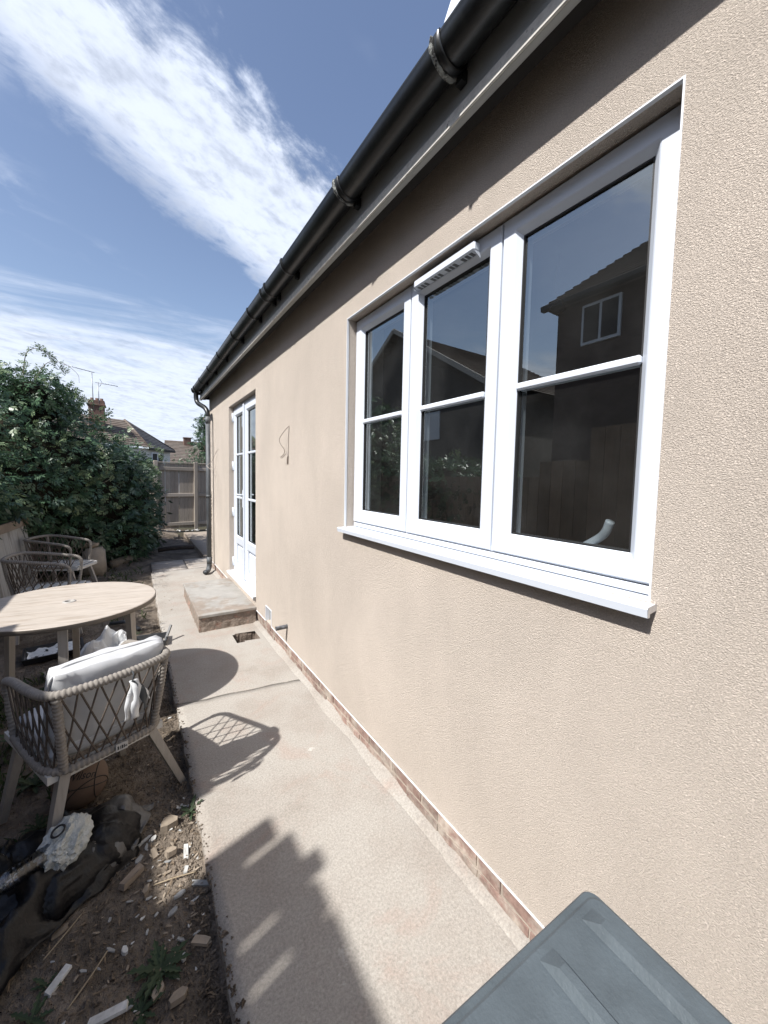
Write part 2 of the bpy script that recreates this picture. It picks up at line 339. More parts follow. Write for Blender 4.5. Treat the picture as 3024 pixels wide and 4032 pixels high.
def slab(name, ylo, yhi, xl, xr, m_, step=0.045, hole=None, jag=0.012, seed=0.0, z1=0.0, z0=-0.10, rough=0.0018):
    nx = max(2, int((xr - xl)/step)); ny = max(2, int((yhi(0) - ylo(0))/step))
    def P(i, j):
        u = i/nx; v = j/ny
        x = xl + (xr - xl)*u; a, b = ylo(x), yhi(x); y = a + (b - a)*v
        if i == 0: x += jag*noise.noise(V(y*9, seed, 0)) + jag*0.7*noise.noise(V(y*31, seed, 2))
        if j == 0: y += 0.004*noise.noise(V(x*30, seed, 5)) + 0.002
        if j == ny: y += 0.004*noise.noise(V(x*30, seed, 7)) - 0.002
        return x, y
    vs = []; fs = []; idx = {}
    for j in range(ny+1):
        for i in range(nx+1):
            x, y = P(i, j); e = -0.006*abs(noise.noise(V(x*40, y*40, 1))) if i in (0,) or j in (0, ny) else 0
            idx[i, j] = len(vs); vs.append((x, y, z1 + e + rough*noise.noise(V(x*3, y*3, seed))))
    for j in range(ny):
        for i in range(nx):
            cx = (vs[idx[i, j]][0] + vs[idx[i+1, j+1]][0])/2; cy = (vs[idx[i, j]][1] + vs[idx[i+1, j+1]][1])/2
            if hole and hole[0] < cx < hole[1] and hole[2] < cy < hole[3]: continue
            fs.append((idx[i, j], idx[i+1, j], idx[i+1, j+1], idx[i, j+1]))
    border = [idx[i, 0] for i in range(nx+1)] + [idx[nx, j] for j in range(1, ny+1)] + [idx[i, ny] for i in range(nx-1, -1, -1)] + [idx[0, j] for j in range(ny-1, 0, -1)]
    low = []
    for b in border: low.append(len(vs)); vs.append((vs[b][0], vs[b][1], z0))
    k = len(border)
    for i in range(k): fs.append((border[i], low[i], low[(i+1) % k], border[(i+1) % k]))
    mb = MB(); mb.add(vs, fs, False); mb.sm = [True]*(len(fs)-k) + [False]*k
    return tag(mb.build(name, m_), kind='structure')
crack = lambda x: 2.535 - 0.135*x + 0.012*noise.noise(V(x*7, 3.3, 0))
slab('concrete_path', lambda x: -2.0, lambda x: crack(x) - 0.004, -0.795, 0.02, m_conc, seed=1)
HOLE = (-0.26, -0.06, 3.39, 3.59)
slab('concrete_path', lambda x: crack(x) + 0.004, lambda x: 6.5, -0.80, 0.02, m_conc, 0.022, seed=2, hole=HOLE)
slab('flagstone_strip', lambda x: 6.505, lambda x: 7.29, -0.78, -0.31, m_flag, 0.08, seed=3, z1=-0.004, jag=0.004)
slab('flagstone_strip', lambda x: 6.505, lambda x: 7.29, -0.30, 0.22, m_flag, 0.08, seed=4, z1=0.002, jag=0.003)
slab('flagstone_strip', lambda x: 6.505, lambda x: 7.29, 0.23, 1.6, m_flag, 0.08, seed=5, z1=-0.002, jag=0.003)
slab('rear_path', lambda x: 7.30, lambda x: 10.75, 0.05, 1.6, mat('rear_concrete', (0.30, 0.25, 0.20), 0.9, 0.15, 6, 0.3, 60, 0.006, coords='POS'), 0.15, seed=6, z1=-0.002, jag=0.005)
# broken-out gully beside the step
def gully():
    g = thing('drain_gully', 'square hole broken out of the concrete path beside the step', 'drain', (-0.16, 3.49, 0))
    mb = MB(); a = 0.108; d = -0.17
    def jit(p): return V(p[0] + rnd.uniform(-.006, .006), p[1] + rnd.uniform(-.006, .006), p[2])
    N_ = 10; ring = [(-a + 2*a*k/N_, -a) for k in range(N_)] + [(a, -a + 2*a*k/N_) for k in range(N_)] + [(a - 2*a*k/N_, a) for k in range(N_)] + [(-a, a - 2*a*k/N_) for k in range(N_)]
    tops = [jit((x, y, -0.001)) for x, y in ring]; mids = [jit((x*0.93, y*0.93, -0.03)) for x, y in ring]; low = [jit((x*0.8, y*0.8, d)) for x, y in ring]
    k = len(ring); mb.add(tops + mids + low, [(i, (i+1) % k, k+(i+1) % k, k+i) for i in range(k)] + [(k+i, k+(i+1) % k, 2*k+(i+1) % k, 2*k+i) for i in range(k)] + [tuple(range(2*k, 3*k))])
    mb.build('pit', mat('pit_concrete', (0.16, 0.125, 0.10), 0.9, 0.3, 20, 0.8, 60, 0.02), g)  # pit in a darker concrete than the path
    for i in range(7):
        mb = MB(); p = V(rnd.uniform(-.08, .06), rnd.uniform(-.09, -.02), -0.12 + rnd.uniform(0, .06)); rock(mb, p, rnd.uniform(.014, .035), i)
        mb.build('rubble', m_conc, g)
def rock(mb, p, r, seed, sq=(1, 1, 0.7)):
    bm = bmesh.new(); bmesh.ops.create_icosphere(bm, subdivisions=1, radius=1)
    for v in bm.verts:
        k = 1 + 0.45*noise.noise(v.co*1.7 + V(seed*3.1, 0, 0)); v.co = V(v.co.x*k*sq[0], v.co.y*k*sq[1], v.co.z*k*sq[2])*r + p
    bm.verts.index_update(); mb.add([v.co for v in bm.verts], [[v.index for v in f.verts] for f in bm.faces]); bm.free()
gully()

# ------------------------------------------------------------------ the house
house = thing('bungalow', 'beige roughcast rendered bungalow with white windows and black gutter', 'house', (0, 0, 0))
WIN = (0.387, 1.923, 1.175, 2.32); DOOR = (3.805, 5.034, 0.24, 2.29); VENT = (3.285, 3.454, 0.131, 0.268)
def wall_sheet(y0, y1, z0, z1, x0, x1, holes):
    ys = sorted({y0, y1, *[h[0] for h in holes], *[h[1] for h in holes]}); zs = sorted({z0, z1, *[h[2] for h in holes], *[h[3] for h in holes]})
    ys = [y for y in ys if y0 <= y <= y1]; zs = [z for z in zs if z0 <= z <= z1]
    def solid(i, j):
        if i < 0 or j < 0 or i >= len(ys)-1 or j >= len(zs)-1: return False
        cy = (ys[i] + ys[i+1])/2; cz = (zs[j] + zs[j+1])/2
        return not any(h[0] < cy < h[1] and h[2] < cz < h[3] for h in holes)
    mb = MB(); P = lambda x, i, j: V(x, ys[i], zs[j])
    for i in range(len(ys)-1):
        for j in range(len(zs)-1):
            if not solid(i, j): continue
            mb.quad(P(x0, i, j), P(x0, i, j+1), P(x0, i+1, j+1), P(x0, i+1, j)); mb.quad(P(x1, i, j), P(x1, i+1, j), P(x1, i+1, j+1), P(x1, i, j+1))
            if not solid(i-1, j): mb.quad(P(x0, i, j), P(x1, i, j), P(x1, i, j+1), P(x0, i, j+1))
            if not solid(i+1, j): mb.quad(P(x0, i+1, j), P(x0, i+1, j+1), P(x1, i+1, j+1), P(x1, i+1, j))
            if not solid(i, j-1): mb.quad(P(x0, i, j), P(x0, i+1, j), P(x1, i+1, j), P(x1, i, j))
            if not solid(i, j+1): mb.quad(P(x0, i, j+1), P(x1, i, j+1), P(x1, i+1, j+1), P(x0, i+1, j+1))
    return mb
wall_sheet(-3.0, 6.45, 0.128, 2.74, 0.0, 0.24, [WIN, DOOR, VENT]).build('wall', m_render, house)
mb = MB(); mb.box((0.241, 6.21, 0.128), (5.0, 6.449, 2.74)); mb.build('end_wall', m_render, house)
# plinth: mortar backing and single bricks in two courses
mb = MB(); mb.box((0.0185, -3.0, -0.10), (0.23, 6.44, 0.127)); mb.build('plinth_core', m_mortar, house)
def brick_mesh(L_, H_, seed):
    bm = bmesh.new(); bmesh.ops.create_cube(bm, size=1); bmesh.ops.subdivide_edges(bm, edges=bm.edges[:], cuts=1, use_grid_fill=True)
    for v in bm.verts:
        v.co = V(v.co.x*0.04, v.co.y*L_, v.co.z*H_); k = noise.noise_vector(v.co*30 + V(seed*5, 0, 0)); v.co += k*0.003
    me = bpy.data.meshes.new('brick'); bm.to_mesh(me); bm.free(); me.materials.append(m_brick); return me
BM = [brick_mesh(0.205, 0.056, i) for i in range(4)]; BH = [brick_mesh(0.098, 0.056, i+9) for i in range(2)]
for c, z in enumerate((0.018, 0.087)):
    y = -0.2 + (0.11 if c else 0.0); i = 0
    while y < 6.3:
        head = rnd.random() < 0.12; L_ = 0.108 if head else 0.215
        o = link('brick', (BH if head else BM)[i % (2 if head else 4)], None, house, (0.034 + rnd.uniform(-.003, .003), y + L_/2, z)); i += 1; y += L_
# uneven concrete fillet smeared over the lower bricks
mb = MB(); vs = []; fs = []; nF = 300
for i in range(nF+1):
    y = -.6 + 6.9*i/nF; n1 = noise.noise(V(y*3.1, 0, 4)); n2 = noise.noise(V(y*17, 1, 4)); hz = .018 + .030*max(0, n1) + .010*n2
    vs += [V(-.030 - .016*n1 - .006*n2, y, .0015), V(-.008 + .004*n2, y, .010 + .25*hz), V(.0165, y, max(.006, hz))]
for i in range(nF): fs += [(3*i, 3*i+1, 3*i+4, 3*i+3)[::-1], (3*i+1, 3*i+2, 3*i+5, 3*i+4)[::-1]]
mb.add(vs, fs, True); mb.build('mortar_fillet', m_conc, house)
# white render stop beads
mb = MB()
mb.box((-0.004, -3.0, 0.1247), (0.012, VENT[0] - 0.006, 0.129)); mb.box((-0.004, VENT[1] + 0.004, 0.1247), (0.012, 3.77, 0.129)); mb.box((-0.004, 5.07, 0.1247), (0.012, 6.44, 0.129))
mb.build('stop_bead', m_bead, house)
mb = MB(); y0, y1, z0, z1 = WIN
mb.box((-0.002, y0 - 0.0025, z0), (0.010, y0 + 0.0015, z1 + 0.003)); mb.box((-0.002, y1 - 0.0015, z0), (0.010, y1 + 0.003, z1 + 0.003)); mb.box((-0.002, y0 + 0.0015, z1 - 0.0015), (0.010, y1 - 0.0015, z1 + 0.003))
mb.build('window_bead', m_bead, house)
# air brick
vb = MB(); y0, y1, z0, z1 = VENT
vb.box((-0.004, y0 - 0.005, z0 - 0.006), (0.03, y0 + 0.001, z1 + 0.005)); vb.box((-0.004, y0 + 0.001, z1 - 0.001), (0.03, y1 - 0.001, z1 + 0.005)); vb.box((-0.004, y1 - 0.001, z0 + 0.0), (0.03, y1 + 0.004, z1 + 0.005))
vent = vb.build('air_brick', m_bead, house)
mb = MB(); mb.box((0.10, y0, z0), (0.11, y1, z1)); mb.build('void', m_dark, vent)
mb = MB()
for i in range(8): yy = y0 + 0.004 + i*0.0225; mb.bbox((0.034, yy, z0 + 0.002), (0.055, yy + 0.009, z1 - 0.003), 0.002)
for j in range(6): zz = z0 + 0.004 + j*0.0245; mb.bbox((0.036, y0 + 0.003, zz), (0.053, y1 - 0.003, zz + 0.009), 0.002)
mb.build('grille', mat('vent_plastic', (0.36, 0.38, 0.40), 0.6, 0.3, 40), vent)

def rect_frame(mb, y0, y1, z0, z1, prof):   # prof: (inset, x) from outer to inner
    loops = []
    for ins, x in prof: loops.append([V(x, y0+ins, z0+ins), V(x, y1-ins, z0+ins), V(x, y1-ins, z1-ins), V(x, y0+ins, z1-ins)])
    vs = [p for l in loops for p in l]; fs = []
    for i in range(len(loops)-1):
        for k in range(4): fs.append((i*4+k, i*4+(k+1) % 4, (i+1)*4+(k+1) % 4, (i+1)*4+k))
    return mb.add(vs, [tuple(reversed(f)) for f in fs])
SASH = [(0.0, 0.12), (0.0, 0.053), (0.003, 0.05), (0.046, 0.05), (0.050, 0.052), (0.066, 0.070), (0.066, 0.12)]
def pane(parent, y0, y1, z0, z1, x, m_=None):
    mb = MB(); mb.add([V(x, y0, z0), V(x, y0, z1), V(x, y1, z1), V(x, y1, z0)], [(0, 1, 2, 3)])
    return mb.build('pane', m_ or m_pane, parent)
# --- big three-light window
mb = MB(); rect_frame(mb, 0.389, 1.921, 1.203, 2.318, [(0, 0.14), (0, 0.06), (0.022, 0.06), (0.022, 0.14)])
for ym in (0.907, 1.412): mb.box((0.062, ym - 0.02, 1.226), (0.14, ym + 0.02, 2.295))
win = mb.build('window', m_white, house)
mb = MB(); mb.bbox((0.052, 0.40, 1.1795), (0.14, 1.91, 1.200), 0.002); mb.build('cill_upstand', m_white, win)
for (a, b) in ((0.398, 0.9035), (0.9105, 1.4085), (1.4155, 1.911)):
    mb = MB(); rect_frame(mb, a, b, 1.2075, 2.311, SASH); s = mb.build('sash', m_white, win)
    mb = MB(); rect_frame(mb, a + 0.066, b - 0.066, 1.2735, 2.245, [(0, 0.071), (0.0045, 0.0705), (0.0045, 0.09)]); mb.build('gasket', m_gasket, s)
    pane(s, a + 0.062, b - 0.062, 1.27, 2.249, 0.078)
    mb = MB(); mb.bbox((0.058, a + 0.0665, 1.750), (0.0765, b - 0.0665, 1.773), 0.005); mb.build('glazing_bar', m_white, s)
    mb = MB(); mb.box((0.086, a + 0.07, 1.752), (0.10, b - 0.07, 1.771)); mb.build('inner_glazing_bar', m_white, s)
tv = MB(); tv.bbox((0.016, 1.004, 2.262), (0.05, 1.352, 2.296), 0.006)
tv.add([V(0.016, 1.004, 2.262), V(0.05, 1.004, 2.262), V(0.05, 1.004, 2.243)], [(0, 1, 2)]); tv.add([V(0.016, 1.352, 2.262), V(0.05, 1.352, 2.262), V(0.05, 1.352, 2.243)], [(2, 1, 0)])
tvo = tv.build('trickle_vent', m_white, win)
mb = MB()
for i in range(15):
    if i % 4 == 3: continue
    yy = 1.022 + i*0.0213; mb.box((0.022, yy, 2.2605), (0.046, yy + 0.013, 2.2625))
tag(mb.build('vent_slots', mat('slot_grey', (0.10, 0.105, 0.11), 0.6, 0), tvo), kind='stuff')
# projecting cill with dropped nose
mb = MB(); mb.add([V(-0.040, .373, 1.150), V(-0.040, 1.93, 1.150), V(-0.043, 1.93, 1.170), V(-0.043, .373, 1.170), V(-0.040, .373, 1.1735), V(-0.040, 1.93, 1.1735), V(0.14, 1.93, 1.179), V(0.14, .373, 1.179), V(0.14, .373, 1.16), V(0.14, 1.93, 1.16), V(-0.033, .373, 1.160), V(-0.033, 1.93, 1.160), V(-0.033, 1.93, 1.150), V(-0.033, .373, 1.150)],
    [(0, 3, 2, 1)[::-1], (3, 4, 5, 2)[::-1], (4, 7, 6, 5)[::-1], (8, 10, 11, 9), (10, 13, 12, 11), (13, 0, 1, 12), (0, 13, 10, 8, 7, 4, 3), (1, 2, 5, 6, 9, 11, 12)])
sill = mb.build('window_sill', m_white, house)
mb = MB(); mb.add([V(-0.0445, .3705, 1.151), V(-0.0445, .3705, 1.176), V(-0.002, .3705, 1.1785), V(-0.002, .3705, 1.162), V(-0.034, .3705, 1.159), V(-0.034, .3705, 1.151)], [(0, 1, 2, 3, 4, 5)]); mb.build('end_cap', mat('grey_end_cap', (0.50, 0.47, 0.44), 0.5), sill)

# --- french doors
mb = MB(); rect_frame(mb, 3.807, 5.032, 0.262, 2.288, [(0, 0.14), (0, 0.058), (0.034, 0.058), (0.034, 0.14)]); door = mb.build('french_door', m_white, house)
def leaf(a, b):
    mb = MB(); z0, z1 = 0.272, 2.250
    P = [(0.0, 0.11), (0.0, 0.050), (0.003, 0.047), (0.070, 0.047), (0.074, 0.049), (0.088, 0.066), (0.088, 0.11)]
    rect_frame(mb, a, b, z0, z1, P)
    mb.bbox((0.048, a + 0.074, 0.622), (0.10, b - 0.074, 0.724), 0.012); l = mb.build('leaf', m_white, door)
    mb = MB(); mb.bbox((0.066, a + 0.118, 0.395), (0.085, b - 0.118, 0.592), 0.010); mb.box((0.083, a + 0.08, 0.35), (0.095, b - 0.08, 0.63)); mb.build('kick_panel', m_white, l)
    pane(l, a + 0.084, b - 0.084, 0.71, z1 - 0.084, 0.076)
    mb = MB(); rect_frame(mb, a + 0.0885, b - 0.0885, 0.7245, z1 - 0.0885, [(0, 0.069), (0.004, 0.0685), (0.004, 0.09)]); mb.build('gasket', m_gasket, l)
    for z in (1.19, 1.705): mb = MB(); mb.bbox((0.056, a + 0.0885, z - 0.012), (0.0745, b - 0.0885, z + 0.012), 0.004); mb.build('glazing_bar', m_white, l)
    return l
l1 = leaf(4.452, 4.992); l2 = leaf(3.842, 4.444)
mb = MB(); mb.bbox((0.032, 4.425, 0.275), (0.047, 4.470, 2.247), 0.003); mb.build('meeting_stile', m_white, door)
for z in (2.16, 1.57, 1.0, 0.38):
    mb = MB(); mb.tube([(0.040, 5.004, z - 0.055), (0.040, 5.004, z + 0.055)], 0.011, 8); mb.bbox((0.038, 4.962, z - 0.05), (0.0485, 5.028, z + 0.05), 0.002); mb.build('hinge', m_white, door)
mb = MB(); mb.bbox((0.034, 4.475, 1.09), (0.047, 4.507, 1.29), 0.004); mb.tube([(0.045, 4.49, 1.235), (0.008, 4.49, 1.235), (-0.002, 4.50, 1.235), (-0.004, 4.60, 1.236), (-0.002, 4.62, 1.234)], 0.009, 8); mb.build('handle', m_white, door)
mb = MB(); mb.bbox((-0.034, 3.79, 0.236), (0.12, 5.045, 0.262), 0.004); ds = mb.build('door_sill', m_white, house)
mb = MB(); mb.box((-0.030, 3.786, 0.222), (0.03, 3.7895, 0.258)); mb.build('end_cap', mat('grey_end_cap2', (0.22, 0.21, 0.20), 0.6), ds)

# --- eaves: fascia, soffit and strip coloured black as void shade, gutter
mb = MB(); mb.bbox((-0.125, 2.705, 2.580), (-0.098, 6.475, 2.80), 0.004); mb.bbox((-0.125, -3.0, 2.580), (-0.098, 2.70, 2.80), 0.004); fas = mb.build('fascia_board', m_fascia, house)
mb = MB(); mb.bbox((-0.133, -3.0, 2.575), (-0.1255, 2.70, 2.615), 0.002); mb.bbox((-0.133, 2.705, 2.575), (-0.1255, 6.47, 2.615), 0.002); mb.build('lower_lip', mat('weathered_sunlit_lip', (0.55, 0.53, 0.48), 0.7, 0.25, 30, 0.3, 90, 0.003, col2=(0.12, 0.11, 0.10), c2scale=30, c2lo=0.6, c2hi=0.7), fas)  # weathered lip; its paler base colour also carries the sunlit strip
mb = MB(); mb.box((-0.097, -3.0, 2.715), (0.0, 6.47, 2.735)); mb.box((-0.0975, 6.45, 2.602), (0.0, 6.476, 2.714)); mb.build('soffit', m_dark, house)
mb = MB(); mb.box((-0.0978, -3.0, 2.590), (-0.055, 6.449, 2.714)); mb.build('eaves_shade_strip', m_dark, house)  # black box added so the shaded gap behind the fascia reads dark
def gutter():
    gx, gz, gr = -0.184, 2.732, 0.056
    mb = MB(); y0, y1 = -3.0, 6.50; n = 14; vs = []; fs = []
    prof = [(gx + gr*math.cos(math.pi + math.pi*k/n), gz + gr*math.sin(math.pi + math.pi*k/n)) for k in range(n+1)]
    prof = [(prof[0][0] + 0.007, prof[0][1] + 0.004), (prof[0][0] - 0.002, prof[0][1] + 0.004)] + prof
    seg = 60
    for j in range(seg+1):
        y = y0 + (y1 - y0)*j/seg; sag = 0.0025*math.sin(y*2.1)
        for (x, z) in prof: vs.append((x, y, z + sag))
    k = len(prof)
    for j in range(seg):
        for i in range(k-1): fs.append((j*k+i, j*k+i+1, (j+1)*k+i+1, (j+1)*k+i))
    mb.add(vs, fs, True); mb.add([vs[seg*k+i] for i in range(k)], [tuple(range(k))])
    g = mb.build('gutter', m_black, house)
    def ring(y, w, dr, m_, name, rough=0.0):
        mb = MB(); vs = []; fs = []; n = 18
        for j, (yy, d) in enumerate(((y - w/2, 0.001), (y - w/2 + .003, dr), (y + w/2 - .003, dr), (y + w/2, 0.001))):
            for i in range(n+1):
                a = math.pi*0.96 + math.pi*1.0*i/n; rr = gr + d + (rough*(0.5 + noise.noise(V(i*0.9, y*7 + j, 0))) if rough else 0)
                vs.append((gx + rr*math.cos(a), yy + (rough*0.6*noise.noise(V(i*0.7, j, y)) if rough else 0), gz + rr*math.sin(a)))
        for j in range(3):
            for i in range(n): fs.append((j*(n+1)+i, j*(n+1)+i+1, (j+1)*(n+1)+i+1, (j+1)*(n+1)+i))
        mb.add(vs, fs, True)
        if not rough: mb.box((gx + 0.035, y - w/2 + .002, gz - 0.072), (-0.126, y + w/2 - .002, gz - 0.035)); mb.box((gx - gr - 0.004, y - w/2, gz), (gx - gr + 0.01, y + w/2, gz + 0.012))
        return mb.build(name, m_, g)
    for y in (0.93, 1.58): ring(y, 0.032, 0.007, m_black, 'bracket'); ring(y + 0.016, 0.016, 0.009, m_sealant, 'sealant_bead', 0.007)
    for y in (2.33, 2.68, 2.78, 3.14, 3.72, 4.42, 5.05, 5.72, 6.28): ring(y, 0.026, 0.006, m_black, 'bracket')
    ring(6.47, 0.05, 0.007, m_black, 'stop_end')
    return g
gut = gutter()
# roof slope behind the gutter
mb = MB(); s = 0.36
for i in range(10):
    xa = -0.165 + i*0.42; za = 2.765 + (xa + 0.165)*s + 0.012
    mb.box((xa, -3.0, za - 0.012), (xa + 0.45, 6.52, za)) if False else mb.add([V(xa, -3, za), V(xa + .44, -3, za + .44*s), V(xa + .44, 6.52, za + .44*s), V(xa, 6.52, za), V(xa, -3, za - .02), V(xa, 6.52, za - .02)], [(0, 1, 2, 3)[::1], (4, 0, 3, 5)])
mb.build('roof', m_slate, house)
# white uPVC verge trim standing up behind the gutter
vt = MB(); vt.add([V(-.235, .905, 2.752), V(-.225, .84, 2.752), V(-.16, .73, 3.02), V(-.19, .80, 3.02), V(-.16, .78, 3.30), V(-.12, .66, 3.30)], [(0, 1, 2, 3), (3, 2, 5, 4)])
vt.add([V(-.222, .83, 2.75), V(-.21, .79, 2.75), V(-.10, .60, 3.1), V(-.14, .70, 3.1)], [(0, 1, 2, 3)])
vt.add([V(-.225, .84, 2.752), V(-.222, .83, 2.75), V(-.14, .70, 3.1), V(-.155, .725, 3.06)], [(0, 1, 2, 3)])
vt.add([V(-.205, .80, 2.745), V(-.10, .55, 2.80), V(.05, .40, 3.4), V(-.10, .62, 3.4)], [(0, 1, 2, 3)])
vto = vt.build('verge_trim', m_white, house); md = vto.modifiers.new('thick', 'SOLIDIFY'); md.thickness = 0.006
# downpipe with swan neck, collar and shoe
P = bez([(-0.185, 6.42, 2.70), (-0.185, 6.42, 2.60), (-0.165, 6.38, 2.52), (-0.10, 6.22, 2.44), (-0.072, 6.15, 2.36), (-0.07, 6.14, 2.25)], 8)
mb = MB(); mb.tube(P, 0.033, 14); dp = mb.build('downpipe', m_black, house)
mb = MB(); mb.tube([(-0.07, 6.14, 2.27), (-0.07, 6.12, 1.2), (-0.07, 6.10, 0.14)], 0.032, 14); mb.build('pipe_length', m_pipe, dp)
for p, q in (((-0.07, 6.1405, 2.30), (-0.07, 6.139, 2.2)), ((-0.07, 6.1185, 1.16), (-0.07, 6.1175, 1.12)), ((-0.07, 6.104, 0.24), (-0.07, 6.10, 0.14))):
    mb = MB(); mb.tube([p, q], 0.0365, 14); mb.build('collar', m_pipe, dp)
mb = MB(); mb.tube(bez([(-0.07, 6.10, 0.16), (-0.075, 6.095, 0.09), (-0.10, 6.05, 0.045), (-0.145, 5.985, 0.040)], 6), 0.034, 14, cap=False); mb.tube(bez([(-0.10, 6.05, 0.045), (-0.144, 5.986, 0.040)], 3), 0.028, 12, cap=True); mb.build('shoe', m_pipe, dp)
# ragged render beside the pipe
mb = MB()
for i in range(26):
    z = 0.15 + i*0.042 + rnd.uniform(-.01, .01); rock(mb, V(-0.004, 6.30 + rnd.uniform(-.03, .02), z), rnd.uniform(.012, .03), i, (0.5, 1, 1))
mb.build('ragged_render', m_mortar, house)
# waste pipe stub
mb = MB(); mb.tube([(0.02, 2.872, 0.272), (-0.092, 2.872, 0.270)], 0.0165, 14, cap=False); mb.tube([(0.02, 2.872, 0.272), (-0.085, 2.872, 0.270)], 0.0135, 12); mb.build('waste_pipe', mat('weathered_pipe', (0.07, 0.07, 0.072), 0.6, 0.4, 40, 0.3, 80, 0.003, col2=(0.17, 0.18, 0.20), c2scale=22), house)
# loose wires on the wall
m_wire = mat('wire', (0.20, 0.16, 0.13), 0.6, 0.1)
mb = MB(); mb.tube(bez([(0.0, 2.845, 1.835), (-0.012, 2.846, 1.826), (-0.035, 2.875, 1.79), (-0.058, 2.905, 1.735), (-0.05, 2.885, 1.69), (-0.032, 2.87, 1.658), (-0.03, 2.875, 1.63), (-0.04, 2.90, 1.607), (-0.045, 2.915, 1.602), (-0.04, 2.895, 1.594), (-0.025, 2.85, 1.625)], 8), 0.0024, 6); mb.build('cable', m_wire, house)
mb = MB(); mb.tube(bez([(-0.004, 2.848, 1.826), (-0.004, 2.855, 1.74), (-0.004, 2.862, 1.64), (-0.005, 2.862, 1.61), (-0.008, 2.866, 1.585), (-0.004, 2.87, 1.545)], 6), [0.0018]*18 + [0.0045]*6 + [0.0055]*6 + [0.003], 6); mb.build('cable', m_wire, house)
mb = MB(); mb.tube(bez([(0.0, 5.735, 1.815), (-0.02, 5.80, 1.77), (-0.05, 5.92, 1.66), (-0.085, 6.06, 1.60), (-0.11, 6.02, 1.585), (-0.09, 5.93, 1.55), (-0.05, 5.86, 1.52), (-0.03, 5.86, 1.54), (-0.06, 5.93, 1.57)], 7), 0.003, 6); mb.build('cable', mat('pale_wire', (0.36, 0.31, 0.27), 0.6, 0.1), house)
# interior of the room, dim behind the glass
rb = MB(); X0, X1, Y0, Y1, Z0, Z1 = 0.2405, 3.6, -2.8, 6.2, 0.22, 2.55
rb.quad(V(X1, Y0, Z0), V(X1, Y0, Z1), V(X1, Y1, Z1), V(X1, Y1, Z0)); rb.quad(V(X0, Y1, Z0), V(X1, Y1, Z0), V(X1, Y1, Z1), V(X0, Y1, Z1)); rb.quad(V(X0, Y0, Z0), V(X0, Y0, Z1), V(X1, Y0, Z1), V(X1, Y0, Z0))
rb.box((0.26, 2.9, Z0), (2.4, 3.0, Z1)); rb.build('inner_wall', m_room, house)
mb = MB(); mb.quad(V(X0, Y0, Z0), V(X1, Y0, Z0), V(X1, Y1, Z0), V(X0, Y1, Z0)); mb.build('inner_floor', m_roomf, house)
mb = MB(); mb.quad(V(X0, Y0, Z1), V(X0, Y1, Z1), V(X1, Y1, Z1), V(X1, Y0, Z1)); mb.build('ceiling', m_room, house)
mb = MB(); mb.tube(bez([(0.50, .80, 1.16), (0.17, .66, 1.235), (0.125, .565, 1.30), (0.115, .54, 1.345)], 8), 0.012, 10); tag(mb.build('white_hose', m_white), 'white plastic tube leaning inside the right hand window pane', 'tube')
mb = MB(); mb.tube(bez([(0.75, 1.15, 2.55), (0.74, 1.17, 2.40), (0.76, 1.12, 2.30), (0.74, 1.15, 2.27), (0.72, 1.18, 2.30), (0.75, 1.15, 2.33)], 8), 0.005, 6); tag(mb.build('ceiling_cable', m_wire), 'loose cable loop hanging from the ceiling behind the middle pane', 'cable')
mb = MB(); mb.bbox((0.245, 0.2, 1.13), (0.42, 2.1, 1.16)); mb.build('window_board', m_room, house)

# --- concrete door step
st = thing('door_step', 'low concrete step with stone flags in front of the french doors', 'step', (0, 0, 0))
m_step = mat('rough_step', (0.235, 0.19, 0.155), 0.95, 0.28, 20, 0.8, 45, 0.015, col2=(0.36, 0.22, 0.17), c2scale=9, c2lo=0.56, c2hi=0.68, coords='POS')
mb = MB()
def rough_side(p, q, z0, z1, nrm, n=40, m=6):
    vs = []; fs = []; p = Vector(p); q = Vector(q); nrm = Vector(nrm)
    for j in range(m+1):
        for i in range(n+1):
            w = p.lerp(q, i/n); z = z0 + (z1 - z0)*j/m; vs.append(V(w.x, w.y, z) + nrm*0.009*hfun(w.x*1.0 + w.y, z*2, 14, 4))
    for j in range(m):
        for i in range(n): fs.append((j*(n+1)+i, j*(n+1)+i+1, (j+1)*(n+1)+i+1, (j+1)*(n+1)+i))
    mb.add(vs, fs, True)
rough_side((-0.515, 3.785, 0), (0.0, 3.785, 0), -0.03, 0.134, (0, -1, 0)); rough_side((-0.513, 5.03, 0), (-0.513, 3.787, 0), -0.03, 0.134, (-1, 0, 0), 60)
mb.box((-0.50, 3.80, -0.02), (0.0, 5.02, 0.130)); mb.build('base', m_step, st)
m_flag2 = mat('step_flag', (0.30, 0.285, 0.26), 0.8, 0.16, 7, 0.3, 40, 0.004, col2=(0.24, 0.20, 0.165), c2scale=3.2, c2lo=0.48, c2hi=0.6, coords='POS', spec=0.3)
for (a, b) in ((3.772, 3.925), (3.929, 4.80), (4.804, 5.045)):
    mb = MB(); mb.bbox((-0.523, a, 0.133), (0.0, b, 0.161 + rnd.uniform(-.001, .001)), 0.004); mb.build('flag', m_flag2, st)
